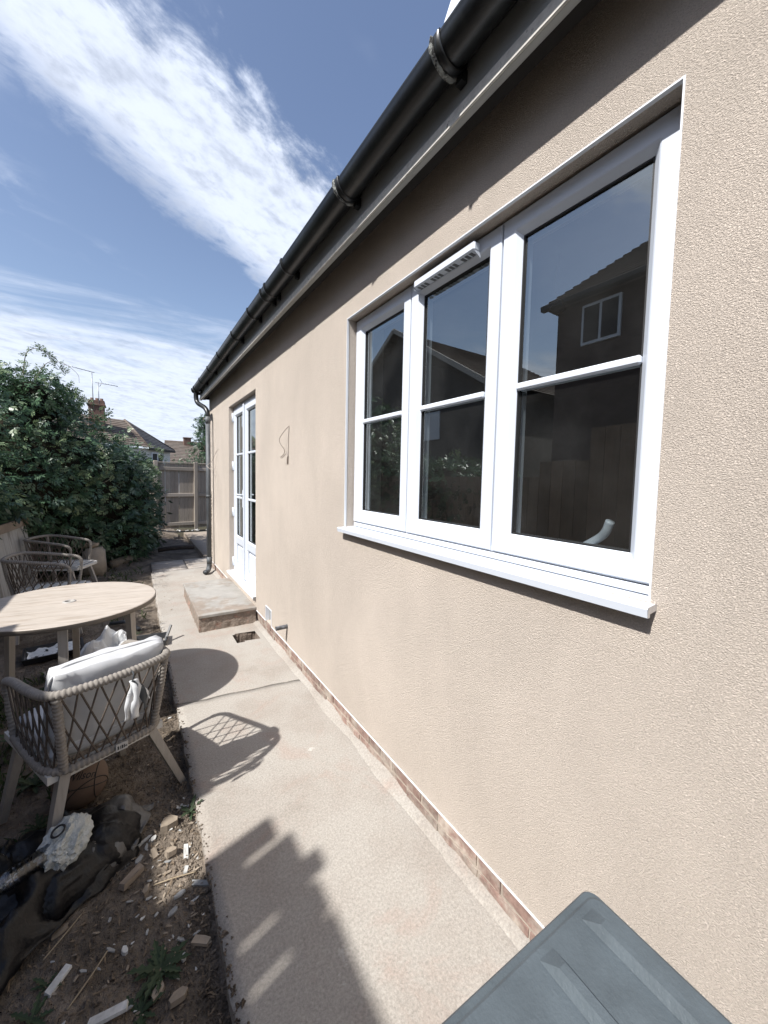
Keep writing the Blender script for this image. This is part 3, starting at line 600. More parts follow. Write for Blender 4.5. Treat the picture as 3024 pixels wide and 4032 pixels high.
# ------------------------------------------------------------------ garden furniture
SOIL = -0.045
m_rope = mat('beige_rope', (0.245, 0.222, 0.195), 0.85, 0.25, 60, 0.4, 400, 0.002, spec=0.2, rand=0.06)
m_cord = mat('brown_cord', (0.105, 0.085, 0.07), 0.8, 0.2, 60, spec=0.2)
m_leg = mat('grey_wood_leg', (0.30, 0.275, 0.245), 0.5, 0.14, 20, 0.1, 60, 0.002, stretch=(4, 4, 0.4))
m_slat = mat('pale_slat', (0.50, 0.49, 0.46), 0.6, 0.1, 14)
m_table = mat('table_laminate', (0.43, 0.38, 0.325), 0.55, 0.15, 16, 0.05, 40, 0.001, col2=(0.33, 0.275, 0.22), c2scale=7, c2lo=0.48, c2hi=0.66, stretch=(0.55, 5.0, 1), spec=0.35, det=9)
m_tedge = mat('table_edge', (0.15, 0.128, 0.105), 0.6, 0.1)
m_cush = mat('grey_cushion_fabric', (0.50, 0.505, 0.51), 0.9, 0.07, 9, 0.35, 700, 0.001, spec=0.15)

def rope_tube(mb, path, r, pitch=0.0105, n=10):
    pitch *= 1.45
    P = [Vector(p) for p in path]; L_ = [0]
    for a, b in zip(P, P[1:]): L_.append(L_[-1] + (b - a).length)
    tot = L_[-1]; k = max(4, int(tot/pitch)*4); pts = []; rs = []; j = 0
    for i in range(k+1):
        s = tot*i/k
        while j < len(P)-2 and L_[j+1] < s: j += 1
        t = (s - L_[j])/max(1e-9, L_[j+1]-L_[j]); pts.append(P[j].lerp(P[j+1], t)); rs.append(r*(0.80 + 0.24*abs(math.sin(math.pi*i/4))**0.6 + (0.03 if i % 4 == 2 else 0)))
    mb.tube(pts, rs, n)
def mirror(pts): return [V(-p[0], p[1], p[2]) for p in reversed(pts[1:])] + [V(*p) for p in pts]
RAIL = [(0, -.032, .715), (.10, -.024, .714), (.184, .0, .712), (.213, .05, .708), (.222, .13, .70), (.222, .23, .685), (.218, .34, .667), (.220, .415, .650), (.214, .452, .622), (.211, .460, .58)]
RING = [(0, .035, .395), (.09, .038, .395), (.155, .05, .395), (.192, .10, .395), (.203, .20, .395), (.203, .32, .395), (.200, .44, .395)]
def make_chair(name, label, loc, rz, group):
    t = thing(name, label, 'chair', loc, rz, group)
    rail = bez(mirror(RAIL), 10); ring = bez(mirror(RING), 8)
    mb = MB(); rope_tube(mb, rail, 0.0160); o = mb.build('top_rail', m_rope, t)
    mb = MB(); rope_tube(mb, ring, 0.016, 0.011); mb.build('bottom_rail', m_rope, t)
    for s in (-1, 1):
        mb = MB(); rope_tube(mb, [V(s*.186, .002, .70), V(s*.172, .022, .55), V(s*.157, .05, .40)], 0.0155, 0.011); mb.build('back_post', m_rope, t)
        mb = MB(); rope_tube(mb, [V(s*.211, .460, .60), V(s*.208, .455, .5), V(s*.200, .44, .39)], 0.013, 0.011); mb.build('front_post', m_rope, t)
    # crossed cords
    def at(path, u):
        x = u*(len(path)-1); i = min(int(x), len(path)-2); return path[i].lerp(path[i+1], x - i)
    nc = 23; rl = [p for p in rail if p.z > 0.64]
    for i in range(nc):
        for d in (-1, 1):
            j = i + d*2
            if not 0 <= j < nc: continue
            a = at(rl, 0.02 + 0.96*i/(nc-1)); b = at(ring, 0.02 + 0.96*j/(nc-1))
            out = (a + b)/2 - V(0, .2, .55); out.z = 0; mid = (a + b)/2 + out.normalized()*(0.006*d)
            mb = MB(); mb.tube([a, mid, b], 0.0036, 5, cap=False); mb.build('cord', m_cord, t)
    mb = MB(); mb.bar((-.185, .06, .375), (-.195, .525, .375), .035, .03); mb.bar((.185, .06, .375), (.195, .525, .375), .035, .03); mb.bar((-.1755, .525, .375), (.1755, .525, .375), .035, .03); mb.bar((-.165, .07, .375), (.165, .07, .375), .035, .03); mb.build('seat_frame', m_slat, t)
    for k in range(6):
        y = .12 + k*.066; mb = MB(); mb.bbox((-.19, y, .3905), (.19, y + .048, .402), .003); mb.build('slat', m_slat, t)
    for (a, b) in (((.15, .07, .385), (.315, .105, 0.0)), ((-.15, .07, .385), (-.225, .055, 0.0)), ((.18, .44, .36), (.23, .53, 0.0)), ((-.18, .44, .36), (-.23, .53, 0.0))):
        mb = MB(); mb.bar(a, b, .034, .040, (0, 1, 0), 0.78); mb.build('leg', m_leg, t)
    return t
CH = (-1.068, 1.778, SOIL); CRZ = math.atan2(.405, .914)
chair = make_chair('rope_chair', 'beige rope tub chair with grey cushions and its back to the camera', CH, CRZ, 'rope tub chairs')
o = make_chair('rope_chair', 'empty rope tub chair just behind the round table', (-1.93, 4.72, SOIL), R(-96.5), 'rope tub chairs')
o = make_chair('rope_chair', 'empty rope tub chair farthest back beside the pale stone block', (-1.96, 5.98, SOIL), R(-112), 'rope tub chairs')

def cloc(r_, f_, z):   # chair-local to world
    c, s = math.cos(CRZ), math.sin(CRZ); return V(CH[0] + r_*c - f_*s, CH[1] + r_*s + f_*c, CH[2] + z)
def cushion(name, label, w, h, th, loc, rot, seed, wr=0.006):
    bm = bmesh.new(); bmesh.ops.create_cube(bm, size=2); bmesh.ops.subdivide_edges(bm, edges=bm.edges[:], cuts=13, use_grid_fill=True)
    for v in bm.verts:
        x, y, z = v.co
        px = math.copysign(abs(x)**1.0, x); k = (1 - 0.80*abs(x)**5)*(1 - 0.80*abs(z)**5)
        bulge = 0.55 + 0.45*k
        nz_ = noise.fractal(V(x*1.6 + seed, z*1.6, y*0.6), 1.0, 2.0, 3)
        X = x*w/2*(1 - 0.035*(abs(y)) - 0.03*z*z); Z = z*h/2*(1 - 0.03*abs(y) - 0.03*x*x); Y = y*th/2*bulge
        v.co = V(X + 0.004*nz_, Y + wr*nz_*1.6 + 0.008*math.sin(x*9 + z*4 + seed)*abs(x)**2, Z + wr*0.8*nz_)
    for f in bm.faces: f.smooth = True
    me = bpy.data.meshes.new(name); bm.to_mesh(me); bm.free(); me.materials.append(m_cush)
    o = link(name, me, None, None, loc); o.rotation_euler = rot; tag(o, label, 'cushion')
    P = []
    for k in range(64):
        a = 2*math.pi*k/64; c, s = math.cos(a), math.sin(a); e = 0.22
        P.append(V(math.copysign(abs(c)**e, c)*w/2*0.985, -0.01*math.sin(a*3), math.copysign(abs(s)**e, s)*h/2*0.985))
    mb = MB(); mb.tube(P, 0.0045, 6, closed=True); mb.build('piping', m_cush, o)
    return o
p = cloc(0.01, 0.105, 0.605); cushion('back_cushion', 'plump pale grey back cushion leaning in the near rope chair', 0.405, 0.35, 0.11, p, (R(13), R(1.5), CRZ), 2.0, 0.008)
p = cloc(0.0, 0.285, 0.442); cushion('seat_cushion', 'pale grey seat cushion lying in the near rope chair', 0.375, 0.40, 0.078, p, (R(90), 0, CRZ), 5.0, 0.004)
# fabric ties hanging on the chair back and the woven label on its lower rail
def ties():
    t = thing('fabric_ties', 'bundle of white fabric ties hanging on the back of the near chair', 'ties', cloc(0.035, -0.058, 0.69), CRZ)
    mf = mat('white_fabric', (0.62, 0.63, 0.63), 0.9, 0.1, 40); mk = mat('dark_fabric', (0.05, 0.055, 0.06), 0.9, 0.1)
    def strip(pts, w, m_, ph):
        mb = MB(); P = bez(pts, 6); vs = []; fs = []
        for i, q in enumerate(P):
            a = ph + 0.6*math.sin(i*0.5); dx = V(math.cos(a), math.sin(a)*0.5, 0)*w/2; vs += [q - dx, q + dx]
        for i in range(len(P)-1): fs.append((2*i, 2*i+1, 2*i+3, 2*i+2))
        mb.add(vs, fs, True); o = mb.build('tie', m_, t); o.modifiers.new('thick', 'SOLIDIFY').thickness = 0.002
    strip([(0, 0, 0), (-.012, -.012, -.035), (-.026, -.014, -.09), (-.028, -.01, -.145)], .026, mf, 0.2)
    strip([(0, 0, 0), (.004, -.018, -.03), (-.004, -.02, -.09), (-.002, -.012, -.150)], .030, mf, -0.3)
    strip([(.002, 0, 0), (.018, -.014, -.03), (.030, -.014, -.08), (.040, -.008, -.132)], .028, mk, 0.5)
    strip([(.004, 0, 0), (.026, -.012, -.035), (.045, -.010, -.07), (.055, -.006, -.10)], .016, mf, 0.9)
    mb = MB(); mb.tube(bez([(.006, .03, .03), (0, -.004, .025), (-.004, -.006, 0), (0, -.002, -.02)], 5), 0.003, 6); mb.build('loop', mk, t)
ties()
mb = MB(); mb.bbox((-.022, -.003, -.014), (.022, .001, .014), .001); lab = mb.build('woven_label', mat('label_cloth', (0.40, 0.39, 0.37), 0.8, 0.05), chair, (0.02, .0155, .397)); lab.rotation_euler = (R(-8), R(4), 0)
mb = MB()
for (a, b) in ((-.016, -.011), (-.006, -.004), (-.001, .004), (.007, .010)): mb.box((a, -.0042, -.007), (b, -.003, .006))
mb.box((.012, -.0042, -.004), (.018, -.003, .000)); mb.build('print', m_gasket, lab)

# ------------------------------------------------------------------ round table
def table():
    c = V(-1.332, 2.910, SOIL); t = thing('round_table', 'round wood effect garden table with parasol hole in its middle', 'table', c, R(-8)); h = 0.675 - SOIL; r = 0.447; n = 96
    mb = MB(); mb.lathe([(0.030, h), (r - .004, h), (r, h - .004), (r, h - .024), (r - .01, h - .028), (0.03, h - .028)], n); 
    mb.sm = [False]*len(mb.sm)
    top = mb.build('table_top', m_table, t)
    mb = MB(); mb.lathe([(r + .0008, h - .003), (r + .0012, h - .026), (r - .02, h - .031)], n, smooth=True); mb.build('edge_band', m_tedge, t)
    mb = MB(); mb.lathe([(0.019, h - .02), (0.019, h + .003), (0.023, h + .0055), (0.032, h + .004), (0.034, h + .0005)], 32); mb.build('parasol_ring', mat('ring_plastic', (0.36, 0.34, 0.31), 0.5, 0.05), t)
    mb = MB(); mb.lathe([(0.0, h - .03), (0.0195, h - .03), (0.0195, h - .005)], 24); mb.build('hole', m_gasket, t)
    for a in (-80, -28, 100, 152):
        a = R(a); tp = V(math.cos(a)*.375, math.sin(a)*.375, h - .03); bt = V(math.cos(a)*.405, math.sin(a)*.405, 0.0)
        mb = MB(); mb.bar(tp, bt, .040, .034, (math.cos(a), math.sin(a), 0), 0.85); mb.build('leg', m_leg, t)
    for (a, b) in ((-80, 152), (-28, 100)):
        a, b = R(a), R(b); mb = MB(); mb.bar((math.cos(a)*.37, math.sin(a)*.37, h - .045), (math.cos(b)*.37, math.sin(b)*.37, h - .045), .03, .028); mb.build('apron_rail', m_tedge, t)
table()

# ------------------------------------------------------------------ basketball with its lettering
def ball():
    c = V(-1.222, 2.115, SOIL + 0.098); r = 0.103
    t = thing('basketball', 'brown basketball with dark script lettering lying under the near chair', 'ball', (c.x, c.y, c.z - r))
    mb = MB(); bm = bmesh.new(); bmesh.ops.create_uvsphere(bm, u_segments=48, v_segments=32, radius=r); bm.verts.index_update()
    mb.add([v.co + V(0, 0, r) for v in bm.verts], [[v.index for v in f.verts] for f in bm.faces], True); bm.free()
    mb.build('skin', mat('ball_leather', (0.15, 0.105, 0.08), 0.7, 0.12, 20, 0.35, 500, 0.001, spec=0.3), t)
    cv = (Vector((-1, 0, 1.45)) - c).normalized(); ex = cv.cross(V(0, 0, 1)).normalized()*-1; ey = cv.cross(ex)*-1
    if ey.z < 0: ey = -ey
    ex = ey.cross(cv)
    rollm = Matrix.Rotation(R(-10), 3, cv); ex = rollm @ ex; ey = rollm @ ey
    def on_ball(x, y, k=1.004):   # x,y in radians on the ball as the viewer sees it
        d = (cv + ex*math.tan(x) + ey*math.tan(y)).normalized(); return d*r*k + V(0, 0, r)
    def circ(nrm, off):
        nrm = nrm.normalized(); a = nrm.orthogonal().normalized(); b = nrm.cross(a); rr = math.sqrt(1 - off*off)
        return [(nrm*off + (a*math.cos(q) + b*math.sin(q))*rr)*r*1.0 + V(0, 0, r) for q in [2*math.pi*k/64 for k in range(64)]]
    for nrm, off in ((ey + cv*.15, -.12), (ex*0.95 + cv*.25, .70), (ex + cv*.2, -.72), (ey*.8 - ex*.5 - cv*.5, -.62)):
        mb = MB(); mb.tube(circ(nrm, off), 0.0021, 6, closed=True); mb.build('seam', m_gasket, t)
    cu = bpy.data.curves.new('lettering', 'FONT'); cu.body = 'Wilson'; cu.shear = 0.35; cu.size = 1.0; cu.align_x = 'CENTER'; cu.offset = 0.012; cu.resolution_u = 3
    tmp = bpy.data.objects.new('tmp', cu); COL.objects.link(tmp); dg = bpy.context.evaluated_depsgraph_get(); me = bpy.data.meshes.new_from_object(tmp.evaluated_get(dg))
    bm = bmesh.new(); bm.from_mesh(me); bmesh.ops.subdivide_edges(bm, edges=[e for e in bm.edges if e.calc_length() > .12], cuts=2)
    for v in bm.verts: v.co = on_ball(-0.02 + v.co.x*0.36, 0.20 + (v.co.y - .3)*0.42)
    bm.to_mesh(me); bm.free(); bpy.data.objects.remove(tmp); me.name = 'lettering'
    link('lettering', me, m_gasket, t)
    mb = MB()
    for k in range(3): x = -.62 + k*.11; mb.quad(on_ball(x, -.36), on_ball(x + .05, -.365), on_ball(x + .06, -.22), on_ball(x + .012, -.215))
    mb.quad(on_ball(-.60, -.22), on_ball(-.34, -.235), on_ball(-.335, -.205), on_ball(-.595, -.19)); mb.build('lower_mark', m_gasket, t)
ball()

# ------------------------------------------------------------------ builder's clutter behind the table
def tray():
    t = thing('paint_tray', 'black roller tray crusted with white paint on the soil', 'paint tray', (-1.56, 4.0, SOIL + .01), R(8))
    mb = MB(); w, d, h = .19, .14, .05
    ob = [V(-w, -d, h), V(w, -d, h), V(w, d, h), V(-w, d, h)]; ib = [V(-w*.93, -d*.9, h), V(w*.93, -d*.9, h), V(w*.93, d*.9, h), V(-w*.93, d*.9, h)]
    fl = [V(-w*.85, -d*.8, .008), V(w*.85, -d*.8, .03), V(w*.85, d*.8, .03), V(-w*.85, d*.8, .008)]; lo = [V(-w*.92, -d*.9, 0), V(w*.92, -d*.9, .015), V(w*.92, d*.9, .015), V(-w*.92, d*.9, 0)]
    vs = ob + ib + fl + lo; fs = []
    for k in range(4): j = (k+1) % 4; fs += [(k, j, 4+j, 4+k), (4+k, 4+j, 8+j, 8+k), (12+k, 12+j, j, k)]
    fs += [(8, 9, 10, 11), (15, 14, 13, 12)]; mb.add(vs, fs); mb.build('tray', mat('black_plastic', (0.015, 0.015, 0.017), 0.4, 0.2), t)
    mb = MB(); nx, ny = 36, 22; vs = []; fs = []
    for j in range(ny+1):
        for i in range(nx+1):
            u, v = i/nx*2-1, j/ny*2-1; e = 1 + .10*noise.noise(V(u*4, v*4, 3)); z = .012 + .020*(u+1)/2 + .0025*math.sin((i*1.5 + j*1.0)) + .003*noise.noise(V(u*6, v*6, 0))
            if max(abs(u), abs(v)) > .9: z += .018*(max(abs(u), abs(v)) - .9)/.1*(0.6 + noise.noise(V(u*3, v*3, 9)))
            vs.append(V(u*w*.86*min(e, 1.03), v*d*.82*min(e, 1.03), z))
    for j in range(ny):
        for i in range(nx):
            if noise.noise(V(i*.28, j*.28, 7)) > .42: continue
            fs.append((j*(nx+1)+i, j*(nx+1)+i+1, (j+1)*(nx+1)+i+1, (j+1)*(nx+1)+i))
    mb.add(vs, fs, True); mb.build('dried_paint', mat('white_paint', (0.74, 0.75, 0.74), 0.5, 0.08, 20), t)
tray()
def crumple(name, label, cat, c, size, m_, seed, peak=1.0, n=26, rag=0.25):
    mb = MB(); vs = []; fs = []
    for j in range(n+1):
        for i in range(n+1):
            u, v = i/n*2-1, j/n*2-1; rr = min(1, math.hypot(u, v)/1.25)
            k = 1 + rag*noise.noise(V(u*2.2, v*2.2, seed)); f = noise.noise(V(u*1.6 + seed, v*1.6, 1)); g = abs(noise.noise(V(u*2.6, v*2.6, seed + 4)))
            z = size[2]*(max(0, 1 - rr**1.6))*(0.55 + 0.9*f*peak + 0.5*(0.4 - g)) + size[2]*0.10*(0.5 - abs(noise.noise(V(u*6, v*6, seed))))
            vs.append(V(u*size[0]/2*k, v*size[1]/2*k, max(0.004, z)))
    for j in range(n):
        for i in range(n): fs.append((j*(n+1)+i, j*(n+1)+i+1, (j+1)*(n+1)+i+1, (j+1)*(n+1)+i))
    mb.add(vs, fs, False); o = mb.build(name, m_, None, c); return tag(o, label, cat)
m_sheet = mat('white_sheet', (0.74, 0.75, 0.74), 0.75, 0.05, 8, transl=0.15)
crumple('dust_sheet', 'crumpled white dust sheet heaped behind the near chair', 'sheet', (-1.20, 3.85, SOIL), (.42, .36, .24), m_sheet, 3.3, 0.9)
def tub():
    t = thing('mixing_tub', 'black plastic mixing tub with a stick behind the near chair', 'tub', (-.90, 3.74, SOIL), R(-6))
    mb = MB(); w, d, h = .125, .10, .095
    for s, z0 in ((1.0, 0),):
        o_ = [V(-w, -d, h), V(w, -d, h), V(w, d, h), V(-w, d, h)]; i_ = [p*.93 for p in o_]; i_ = [V(p.x, p.y, h) for p in i_]; f_ = [V(p.x*.82, p.y*.8, .012) for p in o_]; l_ = [V(p.x*.86, p.y*.85, 0) for p in o_]
        vs = o_ + i_ + f_ + l_; fs = []
        for k in range(4): j = (k+1) % 4; fs += [(k, j, 4+j, 4+k), (4+k, 4+j, 8+j, 8+k), (12+k, 12+j, j, k)]
        fs += [(8, 9, 10, 11), (15, 14, 13, 12)]; mb.add(vs, fs)
    mb.build('tub', mat('dark_tub', (0.05, 0.052, 0.056), 0.5, 0.3, 18), t)
    mb = MB(); mb.bar((.10, -.05, .03), (.155, .05, .17), .018, .014); mb.build('stick', mat('black_stick', (0.018, 0.018, 0.02), 0.5, 0.2), t)
tub()
mb = MB(); mb.bbox((-.06, -.045, 0), (.06, .045, .06), .006); o = tag(mb.build('brick_block', mat('tan_block', (0.30, 0.22, 0.155), 0.9, 0.2, 12), None, (-.95, 3.42, SOIL)), 'tan block lying on the soil beside the dark tub', 'block'); o.rotation_euler = (0, 0, R(24))
mb = MB(); mb.lathe([(0.0, .002), (.032, .002), (.036, .06), (.033, .06), (.03, .008)], 20); o = tag(mb.build('black_cup', m_gasket, None, (-1.385, 3.62, SOIL + .035)), 'small black plastic cup lying under the round table', 'cup'); o.rotation_euler = (R(78), 0, R(70))
mb = MB(); mb.bbox((-.10, -.07, 0), (.10, .07, .02), .003); o = tag(mb.build('timber_offcut', mat('offcut', (0.26, 0.22, 0.18), 0.8, 0.15, 10), None, (-1.47, 3.60, SOIL + .005)), 'flat grey timber offcut on the soil under the table', 'board'); o.rotation_euler = (0, 0, R(20))
mb = MB(); mb.tube([(-1.20, 4.52, SOIL + .02), (-1.08, 4.42, SOIL + .05), (-.97, 4.22, SOIL + .02)], .018, 10); tag(mb.build('grey_pipe_offcut', m_pipe), 'short grey pipe offcut lying behind the round table', 'pipe')
# ------------------------------------------------------------------ bin bag with rubbish, black hoop
m_bag = mat('black_polythene', (0.008, 0.008, 0.009), 0.36, 0.3, 8, 0.5, 16, 0.012, spec=0.28, stretch=(1.6, 0.7, 1))
def binbag():
    c = V(-1.275, 1.735, SOIL); t = thing('bin_bag', 'torn black bin bag of rubbish slumped at the near edge of the soil', 'bin bag', c, R(28))
    bm = bmesh.new(); bmesh.ops.create_icosphere(bm, subdivisions=5, radius=1)
    for v in bm.verts:
        d = v.co.copy(); x, y, z = d
        X = math.copysign(abs(x)**0.8, x)*.265; Y = math.copysign(abs(y)**0.85, y)*.165; Z = max(z, -0.2)*.105
        ph = math.atan2(Y + .01, X - .02); rr_ = math.hypot(X, Y); q = V(math.cos(ph)*2.6, math.sin(ph)*2.6, rr_*2.5 + Z*2.0)
        rid = 0.5 - abs(noise.noise(q)); rid2 = 0.5 - abs(noise.noise(q*2.3 + V(4, 1, 2)))
        k = .055*(rid*2)**2*.5 + .030*(rid2*2)**2*.5 + .014*(0.5 - abs(noise.noise(q*5.0)))
        if z > .2: k -= .085*max(0, 1 - ((X + .01)**2/.020 + (Y + .012)**2/.007))
        v.co = V(X + x*k, Y + y*k, Z + .03 + (z if z > 0 else 0)*k)
        v.co.z = max(v.co.z, -0.004)
    for f in bm.faces: f.smooth = True
    me = bpy.data.meshes.new('bag'); bm.to_mesh(me); bm.free(); link('bag', me, m_bag, t)
    # thin grey side of the bag pulled smooth
    bm = bmesh.new(); bmesh.ops.create_icosphere(bm, subdivisions=5, radius=1)
    for v in bm.verts:
        d = v.co.copy(); q = V(d.x*1.2 + d.y*.6, d.y*3.2 - d.x*.5, d.z*1.5); cr = (0.5 - abs(noise.noise(q)))*.10 + (0.5 - abs(noise.noise(q*2.6)))*.05
        X = math.copysign(abs(d.x)**.75, d.x)*(.085 - .03*d.y); Y = math.copysign(abs(d.y)**.7, d.y)*.15; Z = max(d.z, -.4)*.075*(1 + .35*d.y)
        v.co = V(X*(1 + cr), Y*(1 + cr*.5), Z*(1 + cr) + .045)
    for f in bm.faces: f.smooth = True
    me = bpy.data.meshes.new('flap'); bm.to_mesh(me); bm.free()
    o = link('flap', me, mat('grey_polythene', (0.085, 0.082, 0.078), 0.36, 0.2, 6, 0.4, 26, 0.008, spec=0.55, stretch=(1.5, .5, 1)), t, (.175, -.02, 0)); o.rotation_euler = (0, R(6), R(-48))
    def film(size, loc, rz, m_, seed):
        o = crumple('film', None, None, loc, size, m_, seed, 0.7, 46, 0.3); o.parent = t; o.rotation_euler = (0, 0, rz)
        for p in o.data.polygons: p.use_smooth = True
        o.modifiers.new('thick', 'SOLIDIFY').thickness = .0015
    film((.52, .30, .20), (-.10, -.09, 0), R(12), m_bag, 5.2)
    film((.34, .30, .22), (-.08, .08, 0), R(-20), m_bag, 9.1)
    film((.24, .30, .19), (.17, -.02, .0), R(-40), MATS['grey_polythene'], 2.6)
    return t
binbag()
def crumpled_ball(name, label, cat, c, sz, m_, seed, sub=4, amp=.34):
    bm = bmesh.new(); bmesh.ops.create_icosphere(bm, subdivisions=sub, radius=1)
    for v in bm.verts:
        d = v.co; k = 1 + amp*(0.5 - abs(noise.noise(d*1.7 + V(seed, 0, 0)))*1.6) + amp*.45*(0.5 - abs(noise.noise(d*4.0 + V(0, seed, 0)))) + amp*.3*(0.5 - abs(noise.noise(d*8.5 + V(seed, seed, 0))))
        v.co = V(d.x*sz[0]*k, d.y*sz[1]*k, d.z*sz[2]*k)
    me = bpy.data.meshes.new(name); bm.to_mesh(me); bm.free(); return tag(link(name, me, m_, None, c), label, cat)
m_film = mat('white_carrier', (0.50, 0.52, 0.50), 0.40, 0.2, 14, 0.9, 30, 0.015, transl=0.12)
o = crumpled_ball('carrier_bag', 'crumpled white carrier bag poking out of the black bin bag', 'carrier bag', (-1.225, 1.69, .125), (.080, .058, .060), m_film, 4.4, 5, .34); o.rotation_euler = (R(14), 0, R(60))
mb = MB(); mb.tube([V(.019*math.cos(a), .019*math.sin(a), 0) for a in [2*math.pi*k/28 for k in range(28)]], .0035, 6, closed=True); o = tag(mb.build('black_ring', m_gasket, None, (-1.240, 1.665, .196)), 'small black rubber ring lying on the white carrier bag', 'ring'); o.rotation_euler = (R(12), R(-18), 0)
def bottle():
    t = thing('plastic_bottle', 'empty clear plastic bottle with white print lying in the bin bag', 'bottle', (-1.312, 1.612, .150)); t.rotation_euler = (R(80), 0, R(-52))
    m_ = bpy.data.materials.new('clear_plastic'); m_.use_nodes = True; nt = m_.node_tree; nt.nodes.clear(); N = nt.nodes.new; L = nt.links.new
    o_ = N('ShaderNodeOutputMaterial'); a = N('ShaderNodeBsdfTransparent'); a.inputs[0].default_value = (.78, .82, .88, 1); b = N('ShaderNodeBsdfGlossy'); b.inputs['Roughness'].default_value = .12; f = N('ShaderNodeFresnel'); f.inputs[0].default_value = 1.9; x = N('ShaderNodeMixShader'); L(f.outputs[0], x.inputs[0]); L(a.outputs[0], x.inputs[1]); L(b.outputs[0], x.inputs[2]); L(x.outputs[0], o_.inputs[0])
    mb = MB(); pr = [(.0, -.085), (.024, -.085), (.030, -.078)]
    for k in range(8): z = -.07 + k*.016; pr += [(.0305, z), (.0285, z + .006), (.0305, z + .010)]
    pr += [(.028, .065), (.018, .085), (.011, .097), (.011, .11), (0, .11)]; mb.lathe(pr, 24); mb.build('body', m_, t)
    mb = MB(); mb.lathe([(.0, .099), (.013, .099), (.013, .116), (0, .116)], 18); mb.build('cap', m_white, t)
    mb = MB()
    for k in range(6):
        a = R(200 + k*9); z = -.03 + .012*((k*7) % 5); r_ = .0312
        mb.quad(*[V(r_*math.cos(a + da), r_*math.sin(a + da), z + dz) for da, dz in ((0, 0), (.14, .002), (.16, .028), (.02, .024))])
    mb.build('print', m_white, t)
bottle()
def hoop():
    c = V(-1.355, 1.545, SOIL + .012); mb = MB(); mb.tube([V(.072*math.cos(a), .060*math.sin(a), .004*math.sin(2*a)) for a in [2*math.pi*k/48 for k in range(48)]], .006, 8, closed=True)
    tag(mb.build('black_hoop', m_black, None, c), 'black plastic hoop lying flat on the soil below the bin bag', 'hoop')
hoop()

# ------------------------------------------------------------------ debris on the soil
def soilz(x, y): return -0.045 + 0.030*hfun(x, y, 2.2, 3) + 0.014*hfun(x, y, 8, 5) + 0.008*hfun(x, y, 26, 9)
def shard_mesh(L_, W_, T_, seed, n=7, rect=False):
    r_ = random.Random(seed); mb = MB()
    if rect: pts = [(-L_/2, -W_/2), (L_/2*r_.uniform(.9, 1), -W_/2*r_.uniform(.8, 1)), (L_/2, W_/2), (L_/2*.2, W_/2*r_.uniform(.85, 1.1)), (-L_/2*r_.uniform(.85, 1), W_/2)]
    else: pts = [(L_/2*math.cos(a)*r_.uniform(.65, 1.05), W_/2*math.sin(a)*r_.uniform(.6, 1.1)) for a in [2*math.pi*(k + r_.uniform(-.3, .3))/n for k in range(n)]]
    k = len(pts); mb.add([V(x, y, 0) for x, y in pts] + [V(x*.96, y*.94, T_*r_.uniform(.8, 1.15)) for x, y in pts], [tuple(range(k-1, -1, -1)), tuple(range(k, 2*k))] + [(i, (i+1) % k, k+(i+1) % k, k+i) for i in range(k)])
    return mb
m_wchip = mat('white_chip', (0.52, 0.515, 0.49), 0.85, 0.3, 45, 0.2, 90, 0.002, rand=0.12)
m_gchip = mat('grey_chip', (0.33, 0.335, 0.33), 0.85, 0.15, 30, 0.3, 90, 0.002, rand=0.2)
m_tchip = mat('tan_chip', (0.27, 0.222, 0.17), 0.9, 0.2, 25, 0.4, 70, 0.004, rand=0.2)
m_wood = mat('weathered_wood', (0.235, 0.19, 0.148), 0.85, 0.2, 30, 0.3, 60, 0.003, stretch=(0.4, 4, 4))
def lay(name, label, cat, x, y, L_, W_, T_, rz, m_, seed, rect=False, tilt=0.12, group=None):
    r_ = random.Random(seed + 50); o = shard_mesh(L_, W_, T_, seed, rect=rect).build(name, m_, None, (x, y, max(soilz(x, y), -.07) + .002 + tilt*L_*.25)); o.rotation_euler = (r_.uniform(-tilt, tilt), r_.uniform(-tilt, tilt), rz); return tag(o, label, cat, group)
